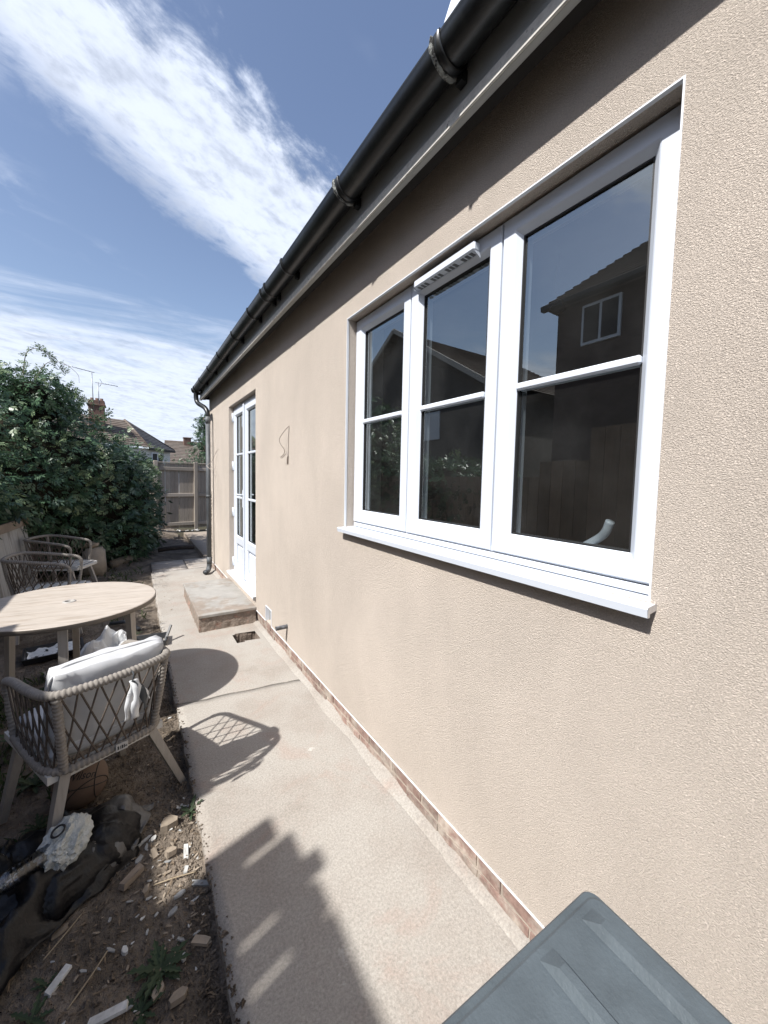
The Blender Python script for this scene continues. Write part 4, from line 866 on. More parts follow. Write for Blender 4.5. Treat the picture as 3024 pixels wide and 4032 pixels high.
BIG = [(-.850, 1.600, .075, .017, .006, 84, 'w', 1, 'long white plastic strip standing in the sunlit soil by the path'),
 (-.982, 1.742, .070, .012, .006, 35, 'w', 1, 'narrow white strip lying across the sunlit rubble'),
 (-.955, 1.722, .034, .020, .005, 60, 'w', 0, 'folded white scrap beside the narrow white strip'),
 (-.819, 1.444, .075, .018, .008, -38, 'g', 1, 'pale grey plastic strip pointing at the concrete edge'),
 (-.886, 1.437, .052, .022, .007, 24, 'g', 0, 'flat grey slate piece left of the pale grey strip'),
 (-.911, 1.395, .054, .020, .006, 32, 'g', 0, 'thin grey slate splinter below the flat slate piece'),
 (-1.029, 1.573, .085, .026, .022, 42, 'wood', 1, 'brown wooden batten stub beside the bin bag'),
 (-.843, 1.247, .058, .022, .010, -40, 't', 1, 'cream plaster slab fragment near the shaded path edge'),
 (-1.047, 1.362, .022, .030, .010, 15, 'w', 0, 'small white plaster lump alone on the dark soil'),
 (-1.208, 1.364, .075, .024, .008, 52, 'w', 1, 'pale splintered board scrap at the lower left'),
 (-1.084, 1.188, .095, .024, .010, -8, 'w', 1, 'white wooden block at the bottom edge of the picture'),
 (-.965, 1.195, .060, .030, .012, 48, 't', 0, 'grey brown stone slab half buried beside the weeds'),
 (-.917, 1.141, .070, .036, .014, 10, 't', 0, 'broad buried brown stone near the bottom of the soil'),
 (-.900, 1.750, .075, .060, .035, 10, 't', 0, 'rounded tan rubble stone in the sunlit soil'),
 (-.986, 1.503, .040, .024, .014, 60, 't', 0, 'orange tan brick chip right of the wooden stub'),
 (-1.139, 1.645, .060, .026, .010, 40, 't', 0, 'crumpled tan dead leaf at the edge of the bin bag'),
 (-1.222, 1.509, .060, .026, .010, 30, 't', 0, 'pale tan bark flake below the bin bag'),
 (-.894, 1.237, .026, .018, .008, 70, 'w', 0, 'little white flake beside the cream plaster slab'),
 (-.915, 1.795, .040, .016, .004, 65, 'w', 0, 'white paper scrap above the rounded rubble stone'),
 (-1.005, 1.655, .055, .022, .006, 55, 'g', 0, 'blue grey plastic scrap at the edge of the sun'),
 (-.955, 1.640, .020, .050, .008, 10, 't', 1, 'pale plaster strip lying in the sunlit rubble'),
 (-.858, 1.520, .026, .014, .006, 70, 'w', 1, 'short white offcut between the two long strips'),
 (-1.330, 1.540, .020, .014, .006, 20, 'w', 0, 'tiny white chip inside the black hoop'),
 (-.905, 1.610, .060, .042, .020, 20, 't', 0, 'tan brick fragment left of the long white strip')]
for i, (x, y, L_, W_, T_, a, k, rc, lb) in enumerate(BIG):
    lay('debris_piece', lb, 'debris', x, y, L_, W_, T_, R(a), {'w': m_wchip, 'g': m_gchip, 't': m_tchip, 'wood': m_wood}[k], 100 + i, bool(rc))
shards = [shard_mesh(.030, .013, .003, 200 + i, 5).build('rubble_chip', None) for i in range(8)]
SM = [o.data for o in shards]
for o in shards: bpy.data.objects.remove(o, do_unlink=True)
for i, m in enumerate(SM): m.materials.clear(); m.materials.append([m_tchip, m_gchip, m_tchip, m_tchip, m_wchip, m_tchip, m_gchip, m_tchip][i])
r2 = random.Random(11)
for i in range(270):
    if i < 150: x = -.80 - abs(r2.gauss(0, .16)); y = r2.uniform(1.15, 1.9)
    else: x = r2.uniform(-1.3, -.82); y = r2.uniform(1.05, 2.9)
    if -1.5 < x < -1.03 and 1.5 < y < 2.0: continue
    o = link('rubble_chip', SM[i % 8], None, None, (x, y, max(soilz(x, y), -.07) + .005)); o.rotation_euler = (r2.uniform(-.35, .35), r2.uniform(-.35, .35), r2.uniform(0, 6.3)); k = r2.uniform(.3, 1.0)**1.0*(1.3 if i % 7 == 0 else 1); o.scale = (k, k, k)
    cn = {m_tchip: 'tan', m_gchip: 'grey', m_wchip: 'white'}[SM[i % 8].materials[0]]; zn = 'on the sunlit soil near the bin bag' if y > 1.5 and y < 1.95 else ('on the dark soil below the bin bag' if y <= 1.5 else 'on the soil strip between near chair and path')
    tag(o, 'small %s rubble chip %s' % (cn, zn), 'debris', 'small %s rubble chips %s' % (cn, zn))
for i, (a, b) in enumerate((((-1.254, 1.446), (-1.163, 1.547)), ((-1.178, 1.268), (-1.092, 1.37)), ((-1.011, 1.522), (-.828, 1.488)))):
    mb = MB(); mb.tube(bez([V(*a, .0) , V((a[0]+b[0])/2 + .006, (a[1]+b[1])/2, .004), V(*b, .0)], 8), .0022, 5)
    lb = ['straight dry twig left of the soil below the hoop', 'thin dry twig in the lower middle of the soil', 'dry stalk lying across the rubble towards the path'][i]
    tag(mb.build('twig', mat('dry_stalk', (0.32, 0.255, 0.17), 0.8, 0.15), None, (0, 0, -.032)), lb, 'twig')
# clods and leaf litter: uncountable
def clods():
    mb = MB(); r_ = random.Random(3)
    tet = [V(0, 0, 1), V(.9, 0, -.3), V(-.5, .8, -.3), V(-.5, -.8, -.3), V(.3, .5, .5), V(-.2, -.6, .45)]; tf = [(0, 1, 4), (0, 4, 2), (0, 2, 5), (0, 5, 3), (0, 3, 1), (1, 3, 2, 4)]
    for i in range(15000):
        y = .9 + 3.6*r_.random()**1.7; x = -1.75 + .97*r_.random()
        if r_.random() < .35: x = min(-.745, -.80 + r_.gauss(-.035, .022))
        s = r_.uniform(.0015, .007)*(2.0 if r_.random() < .05 else 1); a = r_.uniform(0, 6.3); c, sn = math.cos(a), math.sin(a); z = max(soilz(x, y), -.075) if x < -.798 else -.001
        mb.add([V(x + (p.x*c - p.y*sn)*s*r_.uniform(.7, 1.3), y + (p.x*sn + p.y*c)*s, z + p.z*s*.7 + s*.3) for p in tet], tf)
    tag(mb.build('soil_clods', m_soil), 'loose clods and crumbs of dry brown soil', 'soil', kind='stuff')
    mb = MB()
    for i in range(8600):
        if i < 5600: y = .95 + 3.3*r_.random()**1.4; x = r_.uniform(-1.8, -.80)
        else: y = r_.uniform(4.0, 7.2); x = r_.uniform(-1.9, -.62) if y > 4.5 else r_.uniform(-1.9, -.72)
        if x > -.80 and r_.random() < .6: continue
        L_ = r_.uniform(.006, .027); W_ = L_*r_.uniform(.12, .38); a = r_.uniform(0, 6.3); c, sn = math.cos(a), math.sin(a)
        z = (max(soilz(x, y), -.075) if x < -.80 else 0.0) + .004; q = r_.uniform(-.3, .5)*L_
        mb.add([V(x - c*L_/2, y - sn*L_/2, z), V(x - sn*W_/2, y + c*W_/2, z + q*.3 + .002), V(x + c*L_/2, y + sn*L_/2, z + abs(q)), V(x + sn*W_/2, y - c*W_/2, z + .002)], [(0, 1, 2, 3)])
    tag(mb.build('leaf_litter', mat('dry_leaf', (0.17, 0.13, 0.092), 0.9, 0.45, 60, spec=0.2, coords='POS')), 'dry leaf litter strewn over the soil and path edge', 'leaf litter', kind='stuff')
clods()

# weeds
m_weed = mat('weed_leaf', (0.035, 0.055, 0.026), 0.7, 0.3, 30, spec=0.3, rand=0.15)
def weed(x, y, n, L_, label, seed, up_=.35):
    r_ = random.Random(seed); z = max(soilz(x, y), -.07); t = thing('weed', label, 'weed', (x, y, z))
    for k in range(n):
        a = 2*math.pi*k/n + r_.uniform(-.4, .4); l = L_*r_.uniform(.6, 1.1); e = r_.uniform(.1, 1)*up_; seg = 9; mb = MB(); vs = []; fs = []
        for i in range(seg+1):
            u = i/seg; rr = l*u; zz = l*(e*u*1.6 - .75*e*u*u) + .003; w = l*.105*math.sin(math.pi*min(1, .12 + .88*u))**.8*(1.0 + (.45 if i % 2 else -.4)); w = max(w, .0005) if i < seg else .0003
            c, s = math.cos(a), math.sin(a); vs += [V(rr*c - s*w, rr*s + c*w, zz + w*.3), V(rr*c, rr*s, zz), V(rr*c + s*w, rr*s - c*w, zz + w*.3)]
        for i in range(seg): fs += [(3*i, 3*i+1, 3*i+4, 3*i+3), (3*i+1, 3*i+2, 3*i+5, 3*i+4)]
        mb.add(vs, fs); mb.build('leaf', m_weed, t)
weed(-.955, 1.25, 26, .085, 'large jagged green weed on the near soil', 1)
weed(-1.012, 1.175, 18, .065, 'green weed at the bottom edge below the large weed', 2, .5)
weed(-1.255, 1.295, 7, .06, 'small green weed at the lower left corner', 3)
weed(-1.235, 1.375, 6, .05, 'tiny weed seedling beside the pale splintered scrap', 4)
weed(-.815, 1.770, 9, .06, 'dry little weed growing at the concrete edge', 5, .8)
weed(-1.03, 4.05, 12, .09, 'green weed tuft behind the dark mixing tub', 6, .9)
weed(-1.60, 3.35, 14, .13, 'leafy weed in the shade left of the table legs', 7, .8)
weed(-1.42, 2.35, 14, .12, 'leafy weed in the deep shade left of the near chair', 8, .7)
weed(-1.55, 2.75, 14, .12, 'green weed clump under the shaded side of the table', 9, .8)
weed(-1.36, 2.05, 10, .08, 'low green weed in the shade behind the bin bag', 10, .6)
def grass():
    mb = MB(); r_ = random.Random(21)
    for i in range(2600):
        if i < 1500: x = r_.uniform(-1.75, -1.25); y = r_.uniform(1.95, 3.6)
        else: x = r_.uniform(-2.0, -.9); y = r_.uniform(4.5, 7.6)
        if noise.noise(V(x*3, y*3, 8)) < -.05: continue
        h = r_.uniform(.02, .075); a = r_.uniform(0, 6.3); c, s = math.cos(a), math.sin(a); w = r_.uniform(.0015, .004); z = max(soilz(x, y), -.07); b = h*r_.uniform(.3, 1.1)
        mb.add([V(x - s*w, y + c*w, z), V(x + s*w, y - c*w, z), V(x + c*b*.4 + s*w*.7, y + s*b*.4 - c*w*.7, z + h*.7), V(x + c*b, y + s*b, z + h)], [(0, 1, 2, 3)])
    tag(mb.build('grass', mat('grass_blade', (0.055, 0.08, 0.03), 0.75, 0.3, 20, spec=0.3, coords='POS')), 'thin patchy grass growing in the shaded soil', 'grass', kind='stuff')
grass()

# ------------------------------------------------------------------ wheelie bin
def wheelie():
    t = thing('wheelie_bin', 'slate grey wheelie bin with ribbed lid at the bottom right corner', 'wheelie bin', (-.841, -.081, 0), R(-2)); hw, yf, yb = .247, .292, -.28; z = 1.016
    m_ = mat('grey_bin_plastic', (0.074, 0.090, 0.100), 0.55, 0.22, 22, 0.55, 260, 0.0012, col2=(0.42, 0.45, 0.46), c2scale=75, c2lo=0.74, c2hi=0.77, spec=0.4, det=9)
    mb = MB(); n = 8
    pr = [(.97, z - .045), (1.0, z - .045), (1.0, z - .008), (.985, z - .002), (.965, z)]
    def ring(k, zz, rc=.011):
        pts = []; w, a, b = hw*k if k < 1 else hw, yf*(k if k < 1 else 1), yb
        w = hw - (1 - k)*.25; a = yf - (1 - k)*.25; b = yb + (1 - k)*.25
        for cx, cy, s in ((w - rc, a - rc, 0), (-w + rc, a - rc, 1), (-w + rc, b + rc, 2), (w - rc, b + rc, 3)):
            for q in range(5): an = math.pi/2*(s + q/4); pts.append(V(cx + rc*math.cos(an), cy + rc*math.sin(an), zz))
        return pts
    loops = [ring(.97, z - .05), ring(1.0, z - .05), ring(1.0, z - .016), ring(.988, z - .012), ring(.955, z - .011), ring(.949, z - .002), ring(.938, z)]
    vs = [p for l in loops for p in l]; k = 20; fs = []
    for i in range(len(loops)-1):
        for j in range(k): fs.append((i*k+j, i*k+(j+1) % k, (i+1)*k+(j+1) % k, (i+1)*k+j))
    fs.append(tuple((len(loops)-1)*k + j for j in range(k))); mb.add(vs, fs, False); mb.sm = [True]*(len(fs)-1) + [False]; mb.sm = [False]*len(fs)
    lid = mb.build('lid', m_, t)
    for x in (.207, .142, -.0, -.142, -.207):
        if x == 0.0: continue
        mb = MB(); w, h = .0095, .0085; y0, y1 = yf - .022, yb + .06
        mb.add([V(x - w, y0, z + .0005), V(x + w, y0, z + .0005), V(x + w*.45, y0 - .016, z + h), V(x - w*.45, y0 - .016, z + h), V(x - w*.45, y1 + .02, z + h), V(x + w*.45, y1 + .02, z + h), V(x + w, y1, z + .0005), V(x - w, y1, z + .0005)],
            [(0, 1, 2, 3), (3, 2, 5, 4), (4, 5, 6, 7), (0, 3, 4, 7), (1, 6, 5, 2)]); mb.build('rib', m_, lid)
    mb = MB(); a = ring(.94, z - .055, .04); b = [V(p.x*.80, p.y*.78, .06) for p in a]; mb.add(a + b, [(j, k + j, k + (j+1) % k, (j+1) % k) for j in range(k)] + [tuple(k + j for j in range(k-1, -1, -1))]); mb.build('body', m_, t)
    for s in (-1, 1): mb = MB(); P = [V(s*.21 + dx, -.21, .10) for dx in (-.025, .025)]; mb.tube(P, .10, 24); mb.build('wheel', m_gasket, t)
    mb = MB(); mb.tube([(-.2, -.31, z - .03), (.2, -.31, z - .03)], .016, 10); mb.build('handle', m_, t)
wheelie()
# ------------------------------------------------------------------ fences
m_fence = mat('fence_timber', (0.33, 0.29, 0.245), 0.9, 0.22, 16, 0.3, 40, 0.004, stretch=(5, 5, 0.35), rand=0.16, spec=0.2)
m_fence2 = mat('dark_fence_timber', (0.13, 0.105, 0.085), 0.9, 0.22, 16, 0.3, 40, 0.004, stretch=(5, 5, 0.35), rand=0.16, spec=0.2)
def rear_fence():
    t = thing('rear_fence', 'weathered close board timber fence across the end of the garden', 'fence', (-.50, 11.56, 0), math.atan2(.11, .95))
    def board(x, w, z0, z1):
        mb = MB(); mb.bbox((x, .03, z0), (x + w, .048, z1), .003); mb.build('board', m_fence, t)
    def post(x, h): mb = MB(); mb.bbox((x - .045, -.045, -.1), (x + .045, .045, h), .006); mb.build('post', m_fence, t)
    x = -3.0; r_ = random.Random(5)
    while x < 3.4:
        w = r_.uniform(.100, .106); gap = r_.choice([.002, .003, .003, .012, .004]); board(x, w, .0 + r_.uniform(-.01, .01), 1.74 + r_.uniform(-.008, .008)); x += w + gap
    for px in (-2.0, -1.0, 0.0, .955, 1.95, 2.9): post(px, 1.80)
    for z in (1.60, .90, .12):
        for a, b in ((-3, -2.045), (-1.955, -1.045), (-.955, -.045), (.045, .91), (1.0, 1.905), (1.995, 2.855)):
            mb = MB(); mb.bbox((a, -.012, z - .045), (b, .029, z + .045), .006); mb.build('rail', m_fence, t)
    mb = MB(); mb.bbox((-3.0, -.005, 1.752), (3.4, .075, 1.775), .004); mb.build('cap', m_fence, t)
    for i in range(26):
        mb = MB(); rock(mb, V(0, 0, 0), .05, i, (1, .8, .7)); o = mb.build('white_rubble', m_wchip, None, (r_.uniform(-.5, 1.0), 11.2 + r_.uniform(-.12, .25), -.02)); k = r_.uniform(.25, .7); o.scale = (k, k, k*.7)
        tag(o, 'pale rubble lump lying at the foot of the rear fence', 'rubble', 'pale rubble at the foot of the rear fence')
rear_fence()
def side_fence():
    t = thing('side_fence', 'tall dark board fence along the left side of the garden', 'fence', (-2.30, 0, 0))
    def top(y):
        for a, b, h in ((-9, .69, 2.262), (.69, .80, 2.315), (.80, .93, 2.238), (.93, 1.07, 2.17), (1.07, 1.38, 1.62), (1.38, 1.86, 1.95), (1.86, 2.4, 1.66)):
            if a <= y < b: return h
        return 1.50
    r_ = random.Random(8)
    edges = list(np.arange(-2.4, .36, .126)) + [.36, .46, .575, .70, .80, .935, 1.065, 1.19, 1.285, 1.38] + list(np.arange(1.50, 5.5, .126))
    for a, b in zip(edges, edges[1:]):
        g = .012 if any(abs(a - q) < .004 for q in (.575, .70)) else (.018 if abs(a - .935) < .004 else .002)
        mb = MB(); mb.bbox((-.010, a + g, 0), (.010, b - .001, top((a + b)/2) + r_.uniform(-.004, .004)), .002); mb.build('board', m_fence2, t)
    for z in (.35, 1.25): mb = MB(); mb.bbox((-.06, -2.4, z - .04), (-.0105, 5.5, z + .04), .004); mb.build('rail', m_fence2, t)
    mb = MB(); mb.bbox((-.05, -2.4, 1.86), (-.0105, 1.06, 1.93), .004); mb.build('rail', m_fence2, t)
    mb = MB(); mb.bbox((-.05, -2.4, 2.125), (-.0105, .80, 2.25), .004); mb.build('rail', m_fence2, t)
    for yy in (.586, .711, .949): mb = MB(); mb.bbox((-.030, yy - .03, 0.40), (-.0105, yy + .03, 1.86 if yy < .9 else 2.03), .003); mb.build('light_block_strip', m_fence2, t)  # unseen strips added to block light through the lower gaps
    for yy in (-2.3, -.6, 1.15, 2.9, 4.7): mb = MB(); mb.bbox((-.15, yy - .045, -.1), (-.0605, yy + .045, top(yy) - .05), .005); mb.build('post', m_fence2, t)
side_fence()

# ------------------------------------------------------------------ leaning board, stone block, log
def panel():
    t = thing('leaning_panel', 'pale planked timber panel leaning against the hedge behind the chairs', 'panel', (-2.03, 5.30, SOIL)); t.rotation_euler = (0, R(-8), R(-3)); m_ = mat('pale_planks', (0.34, 0.325, 0.30), 0.75, 0.15, 10, 0.15, 40, 0.003, stretch=(3, 3, 0.4), col2=(0.16, 0.14, 0.12), c2scale=4, c2lo=.55, c2hi=.68, rand=.08)
    for k in range(9): y = -.9 + k*.2; mb = MB(); mb.bbox((-.012, y, 0), (.012, y + .196, .93), .003); mb.build('plank', m_, t)
    mb = MB(); mb.bbox((.0125, -.9, .86), (.045, .9, .95), .004); mb.build('top_rail', mat('brown_rail', (0.19, 0.145, 0.105), 0.8, 0.15, 12), t)
panel()
bm = bmesh.new(); bmesh.ops.create_cube(bm, size=1); bmesh.ops.bevel(bm, geom=bm.edges[:], offset=.10, segments=3, affect='EDGES')
for v in bm.verts:
    k = noise.noise_vector(v.co*2.5)*.05; z = v.co.z + .5; v.co = V(v.co.x*.27*(1.06 - .12*z), v.co.y*.30*(1.06 - .12*z), z*.40) + k*.25
for f in bm.faces: f.smooth = True
me = bpy.data.meshes.new('stone_block'); bm.to_mesh(me); bm.free()
tag(link('stone_block', me, mat('pale_stone', (0.37, 0.315, 0.25), 0.85, 0.15, 9, 0.4, 30, 0.01), None, (-1.49, 6.95, SOIL)), 'pale stone block standing between the far chair and the hedge', 'stone block')
mb = MB(); rock(mb, V(0, 0, 0), .075, 4, (1.2, 1, .7)); rock(mb, V(-.10, .03, -.01), .06, 6, (1.2, 1, .7)); tag(mb.build('rubble_heap', m_tchip, None, (-1.50, 6.93, .405)), 'lump of rubble lying on top of the pale stone block', 'rubble')
mb = MB(); mb.tube(bez([(-.15, -.10, .055), (0, 0, .075), (.16, .11, .085)], 6), [.062, .066, .07, .068, .066, .066, .068, .07, .068, .066, .064, .062, .058], 12); o = tag(mb.build('cut_log', mat('log_bark', (0.20, 0.165, 0.125), 0.95, 0.3, 20, 0.8, 40, 0.02), None, (-1.19, 7.42, SOIL)), 'short cut log lying in the shade before the hedge', 'log'); o.rotation_euler = (0, 0, R(10))
mb = MB(); mb.tube(bez([(-.62, 8.40, .0), (-.3, 8.36, .03), (.0, 8.32, .02)], 8), .045, 10); tag(mb.build('timber_edging', mat('dark_log', (0.07, 0.055, 0.045), 0.95, 0.3, 20, 0.6, 40, 0.02)), 'dark timber edging across the shaded soil by the rear path', 'edging')
mb = MB(); mb.bbox((-.09, -.03, 0), (.09, .03, .03), .004); mb.bbox((-.015, -.02, .03), (.02, .02, .09), .004); o = tag(mb.build('wood_scrap', m_tchip, None, (-.15, 9.7, .0)), 'small pale wood scrap on the dark soil before the rear fence', 'wood scrap')
for (x, y) in ((-1.28, 6.6), (-1.05, 6.1), (-1.35, 6.25)):
    mb = MB(); rock(mb, V(0, 0, 0), .04, int(y*10), (1.2, .9, .6)); tag(mb.build('field_stone', m_tchip, None, (x, y, SOIL + .012)), {6.6: 'brown stone on the soil right beside the stone block', 6.1: 'brown stone on the litter between chairs and path', 6.25: 'brown stone in front of the stone block'}[y], 'stone')

# ------------------------------------------------------------------ climber hedge
m_leaf = mat('climber_leaf', (0.062, 0.115, 0.06), 0.38, 0.45, 3.5, spec=0.5, coords='POS', transl=0.18)
m_leaf2 = mat('young_and_lit_leaf', (0.17, 0.23, 0.12), 0.42, 0.3, 5, spec=0.5, coords='POS', transl=0.25)  # pale colour for young shoots and for painted highlights on the crown
m_stem = mat('climber_stem', (0.22, 0.20, 0.155), 0.7, 0.2)
m_bark = mat('bark', (0.10, 0.078, 0.058), 0.95, 0.3, 14, 0.6, 40, 0.01)
def leaf_cloud(seeds, n_comp, rng, ll=(.028, .05), nleaf=7):
    """seeds: list of (pos array, normal array); returns verts, faces as numpy"""
    P, Nn = seeds; k = len(P); V_ = []; 
    ax = rng.normal(size=(k, 3)); ax[:, 2] *= .5; ax += Nn*1.0; ax[:, 2] -= .35; ax /= np.linalg.norm(ax, axis=1)[:, None]
    sd = np.cross(ax, Nn + rng.normal(size=(k, 3))*.5); sd /= np.linalg.norm(sd, axis=1)[:, None]
    nr = np.cross(sd, ax); L_ = rng.uniform(*ll, size=k)
    for j in range(nleaf):
        if j == nleaf-1: t = 1.0; d = ax; w = sd
        else:
            t = .25 + .75*(j//2)/(nleaf//2); s = 1 if j % 2 else -1
            d = ax*.55 + sd*s*.83; w = np.cross(nr, d)
        droop = -.15 - .25*rng.random(k); d = d + np.array([0, 0, 1])*droop[:, None]; d = d/np.linalg.norm(d, axis=1)[:, None]
        base = P + ax*(L_*1.7*t)[:, None]; l = L_*(.8 + .4*rng.random(k)); ww = (l*.20)[:, None]
        tip = base + d*l[:, None]; mid = base + d*(l*.45)[:, None] + nr*(l*.06)[:, None]
        V_.append(np.stack([base, mid - w*ww, tip, mid + w*ww], 1))
    return np.concatenate(V_).reshape(-1, 3)
def mesh_from_quads(name, verts, m_, parent):
    n = len(verts)//4; me = bpy.data.meshes.new(name); me.vertices.add(len(verts)); me.vertices.foreach_set('co', verts.astype(np.float32).ravel())
    me.loops.add(n*4); me.loops.foreach_set('vertex_index', np.arange(n*4, dtype=np.int32)); me.polygons.add(n); me.polygons.foreach_set('loop_start', np.arange(0, n*4, 4, dtype=np.int32)); me.update(calc_edges=True); me.validate()
    return link(name, me, m_, parent)
BLOBS = [((-3.0, 7.3, 1.55), (1.0, 1.6, 1.38), 1.0), ((-2.25, 7.4, 1.40), (.85, 1.15, 1.30), 1.0), ((-1.72, 8.0, 1.05), (.80, 1.05, 1.35), .9), ((-1.25, 8.75, .85), (.72, 1.0, 1.22), .8), ((-2.85, 5.6, 1.2), (.75, 1.2, .72), .6), ((-2.6, 4.2, 1.3), (.45, 1.2, .45), .35), ((-1.75, 9.6, .9), (1.1, .9, 1.0), .4), ((-1.15, 8.1, .35), (.42, .8, .5), .25), ((-2.2, 6.75, 1.2), (.55, .7, .55), .35), ((-2.2, 7.6, 2.45), (.5, .8, .4), .3), ((-1.85, 7.3, .5), (.45, .6, .5), .25)]
def hedge():
    rng = np.random.default_rng(4); t = thing('climber_hedge', 'huge overgrown leafy climber heaped over the left boundary behind the chairs', 'hedge', (-2.0, 7.0, 0)); off = np.array([2.0, -7.0, 0])
    def sample(n, lo, hi):
        Ps = []; Ns = []
        for (c, r_, w) in BLOBS:
            c = np.array(c); r_ = np.array(r_); m = int(n*w/6.0*2); d = rng.normal(size=(m, 3)); d /= np.linalg.norm(d, axis=1)[:, None]
            lump = np.array([noise.fractal(Vector(q*2.2 + c), 1.0, 2.0, 3) for q in d]); k = rng.uniform(lo, hi, m) + .24*lump
            p = c + d*r_*k[:, None]; nn = d/r_; nn /= np.linalg.norm(nn, axis=1)[:, None]
            ins = np.zeros(m, bool)
            for (c2, r2_, w2) in BLOBS:
                if c2 == tuple(c): continue
                ins |= (((p - np.array(c2))/(np.array(r2_)*.80))**2).sum(1) < 1
            ok = (~ins) & (p[:, 2] > .02); Ps.append(p[ok]); Ns.append(nn[ok])
        return np.concatenate(Ps), np.concatenate(Ns)
    P, Nn = sample(10500, .76, 1.05)
    mesh_from_quads('crown', leaf_cloud((P + off, Nn), 0, rng, (.024, .074)), m_leaf, t)
    P, Nn = sample(2300, .95, 1.16); k = (P[:, 2] > .9)&(np.sin(P[:, 1]*5 + P[:, 2]*4)+np.sin(P[:, 2]*7 + P[:, 0]*3) > -.3); P, Nn = P[k], Nn[k]
    mesh_from_quads('highlight_leaves', leaf_cloud((P + off, Nn), 0, rng, (.032, .055)), m_leaf2, t)  # paler outer leaves put the crown's lit highlights into the colour
    P, Nn = sample(420, .92, 1.0); k = P[:, 2] < 1.5; 
    mesh_from_quads('broad_leaves', leaf_cloud((P[k] + off, Nn[k]), 0, rng, (.07, .12), 3), mat('broad_leaf', (0.04, 0.062, 0.038), 0.45, 0.3, 4, spec=0.5), t)
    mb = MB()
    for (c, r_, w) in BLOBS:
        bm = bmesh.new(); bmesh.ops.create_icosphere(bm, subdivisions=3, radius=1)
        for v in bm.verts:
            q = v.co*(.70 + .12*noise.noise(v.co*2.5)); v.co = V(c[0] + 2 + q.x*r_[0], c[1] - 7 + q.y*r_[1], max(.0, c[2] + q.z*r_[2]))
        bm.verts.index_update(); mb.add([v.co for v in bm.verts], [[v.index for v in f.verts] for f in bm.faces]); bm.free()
    mb.build('light_block_core', mat('dark_core_fill', (0.022, 0.020, 0.014), 1.0, 0.5, 12, 0.8, 20, 0.05, spec=0.05), t)  # solid dark blobs added inside the leaves to block light
    r_ = random.Random(2)
    def shoot(pts, rad=.006, leaves=True):
        W_ = [V(*p) + V(2.0, -7.0, 0) for p in pts]; B = bez(W_, 10); mb = MB(); mb.tube(B, [rad*(1 - .6*i/len(B)) for i in range(len(B))], 5); s = mb.build('shoot', m_stem, t)
        if leaves:
            idx = [i for i in range(4, len(B)) for _ in range(2 if i > len(B)*.5 else 1)]; Pp = np.array([B[i] + V(r_.uniform(-.02, .02), r_.uniform(-.02, .02), r_.uniform(-.01, .03)) for i in idx])
            Nr = np.array([(r_.uniform(-.7, .7), -.6, r_.uniform(-.1, .8)) for _ in idx]); Nr /= np.linalg.norm(Nr, axis=1)[:, None]; mesh_from_quads('shoot_leaves', leaf_cloud((Pp, Nr), 0, rng, (.022, .038)), m_leaf2, s)
    shoot([(-2.2, 7.0, 2.7), (-2.12, 6.8, 2.98), (-1.98, 6.7, 3.03), (-1.85, 6.7, 2.92), (-1.75, 6.75, 2.78)])
    shoot([(-2.1, 7.1, 2.7), (-1.95, 7.0, 2.93), (-1.78, 6.95, 2.95), (-1.62, 6.9, 2.82), (-1.60, 6.9, 2.70)], .005, False)
    shoot([(-1.95, 7.4, 2.6), (-1.8, 7.3, 2.68), (-1.62, 7.2, 2.55), (-1.46, 7.2, 2.48)])
    shoot([(-1.62, 7.1, 1.82), (-1.46, 6.95, 1.88), (-1.33, 6.85, 1.72), (-1.30, 6.85, 1.50), (-1.40, 6.85, 1.36), (-1.5, 6.85, 1.33)])
    shoot([(-1.58, 7.0, 1.38), (-1.48, 6.9, 1.33), (-1.38, 6.9, 1.30), (-1.28, 6.9, 1.36)], .006, False)
    shoot([(-2.35, 6.4, 1.12), (-2.22, 6.2, 1.15), (-2.12, 6.15, 1.24), (-2.10, 6.15, 1.31), (-2.16, 6.15, 1.32), (-2.14, 6.15, 1.24)], .007, False)
    shoot([(-1.0, 8.3, 1.5), (-.85, 8.2, 1.62), (-.68, 8.2, 1.58), (-.58, 8.2, 1.45)])
    shoot([(-.85, 8.8, 1.9), (-.70, 8.6, 1.98), (-.55, 8.6, 1.90), (-.50, 8.6, 1.75)])
    for x, y in ((-2.4, 5.5), (-2.2, 7.0), (-1.75, 8.0), (-1.4, 8.8)):
        mb = MB(); mb.tube(bez([(x + 2, y - 7, -.08), (x + 2.05, y - 7.05, .5), (x + 1.95, y - 6.9, 1.1), (x + 2.02, y - 7, 1.6)], 6), [.06 - .0015*i for i in range(19)], 8); mb.build('trunk', m_bark, t)
hedge()

# ------------------------------------------------------------------ houses beyond the fence
m_tiles = mat('brown_tiles', (0.14, 0.116, 0.096), 0.9, 0.25, 4, 0.5, 9, 0.03, col2=(0.13, 0.10, 0.08), c2scale=1.2, rand=.12)
m_fbrick = mat('far_brick', (0.13, 0.078, 0.06), 0.9, 0.3, 6, rand=.1)
m_fwall = mat('far_white_wall', (0.62, 0.62, 0.60), 0.9, 0.06, 2)
def tile_rows(mb, a, b, c, d, rows, th=.03):   # a,b eave ends; d,c ridge ends: overlapping courses with real steps
    a, b, c, d = map(Vector, (a, b, c, d)); n = (b - a).cross(d - a).normalized()
    if n.z < 0: n = -n
    for i in range(rows):
        u0, u1 = i/rows, (i + 1.02)/rows; p0, p1, q1, q0 = a.lerp(d, u0), b.lerp(c, u0), b.lerp(c, min(1, u1)), a.lerp(d, min(1, u1))
        vs = [p0 + n*th, p1 + n*th, q1 + n*.004, q0 + n*.004, p0, p1]; mb.add(vs, [(0, 1, 2, 3), (4, 5, 1, 0)])
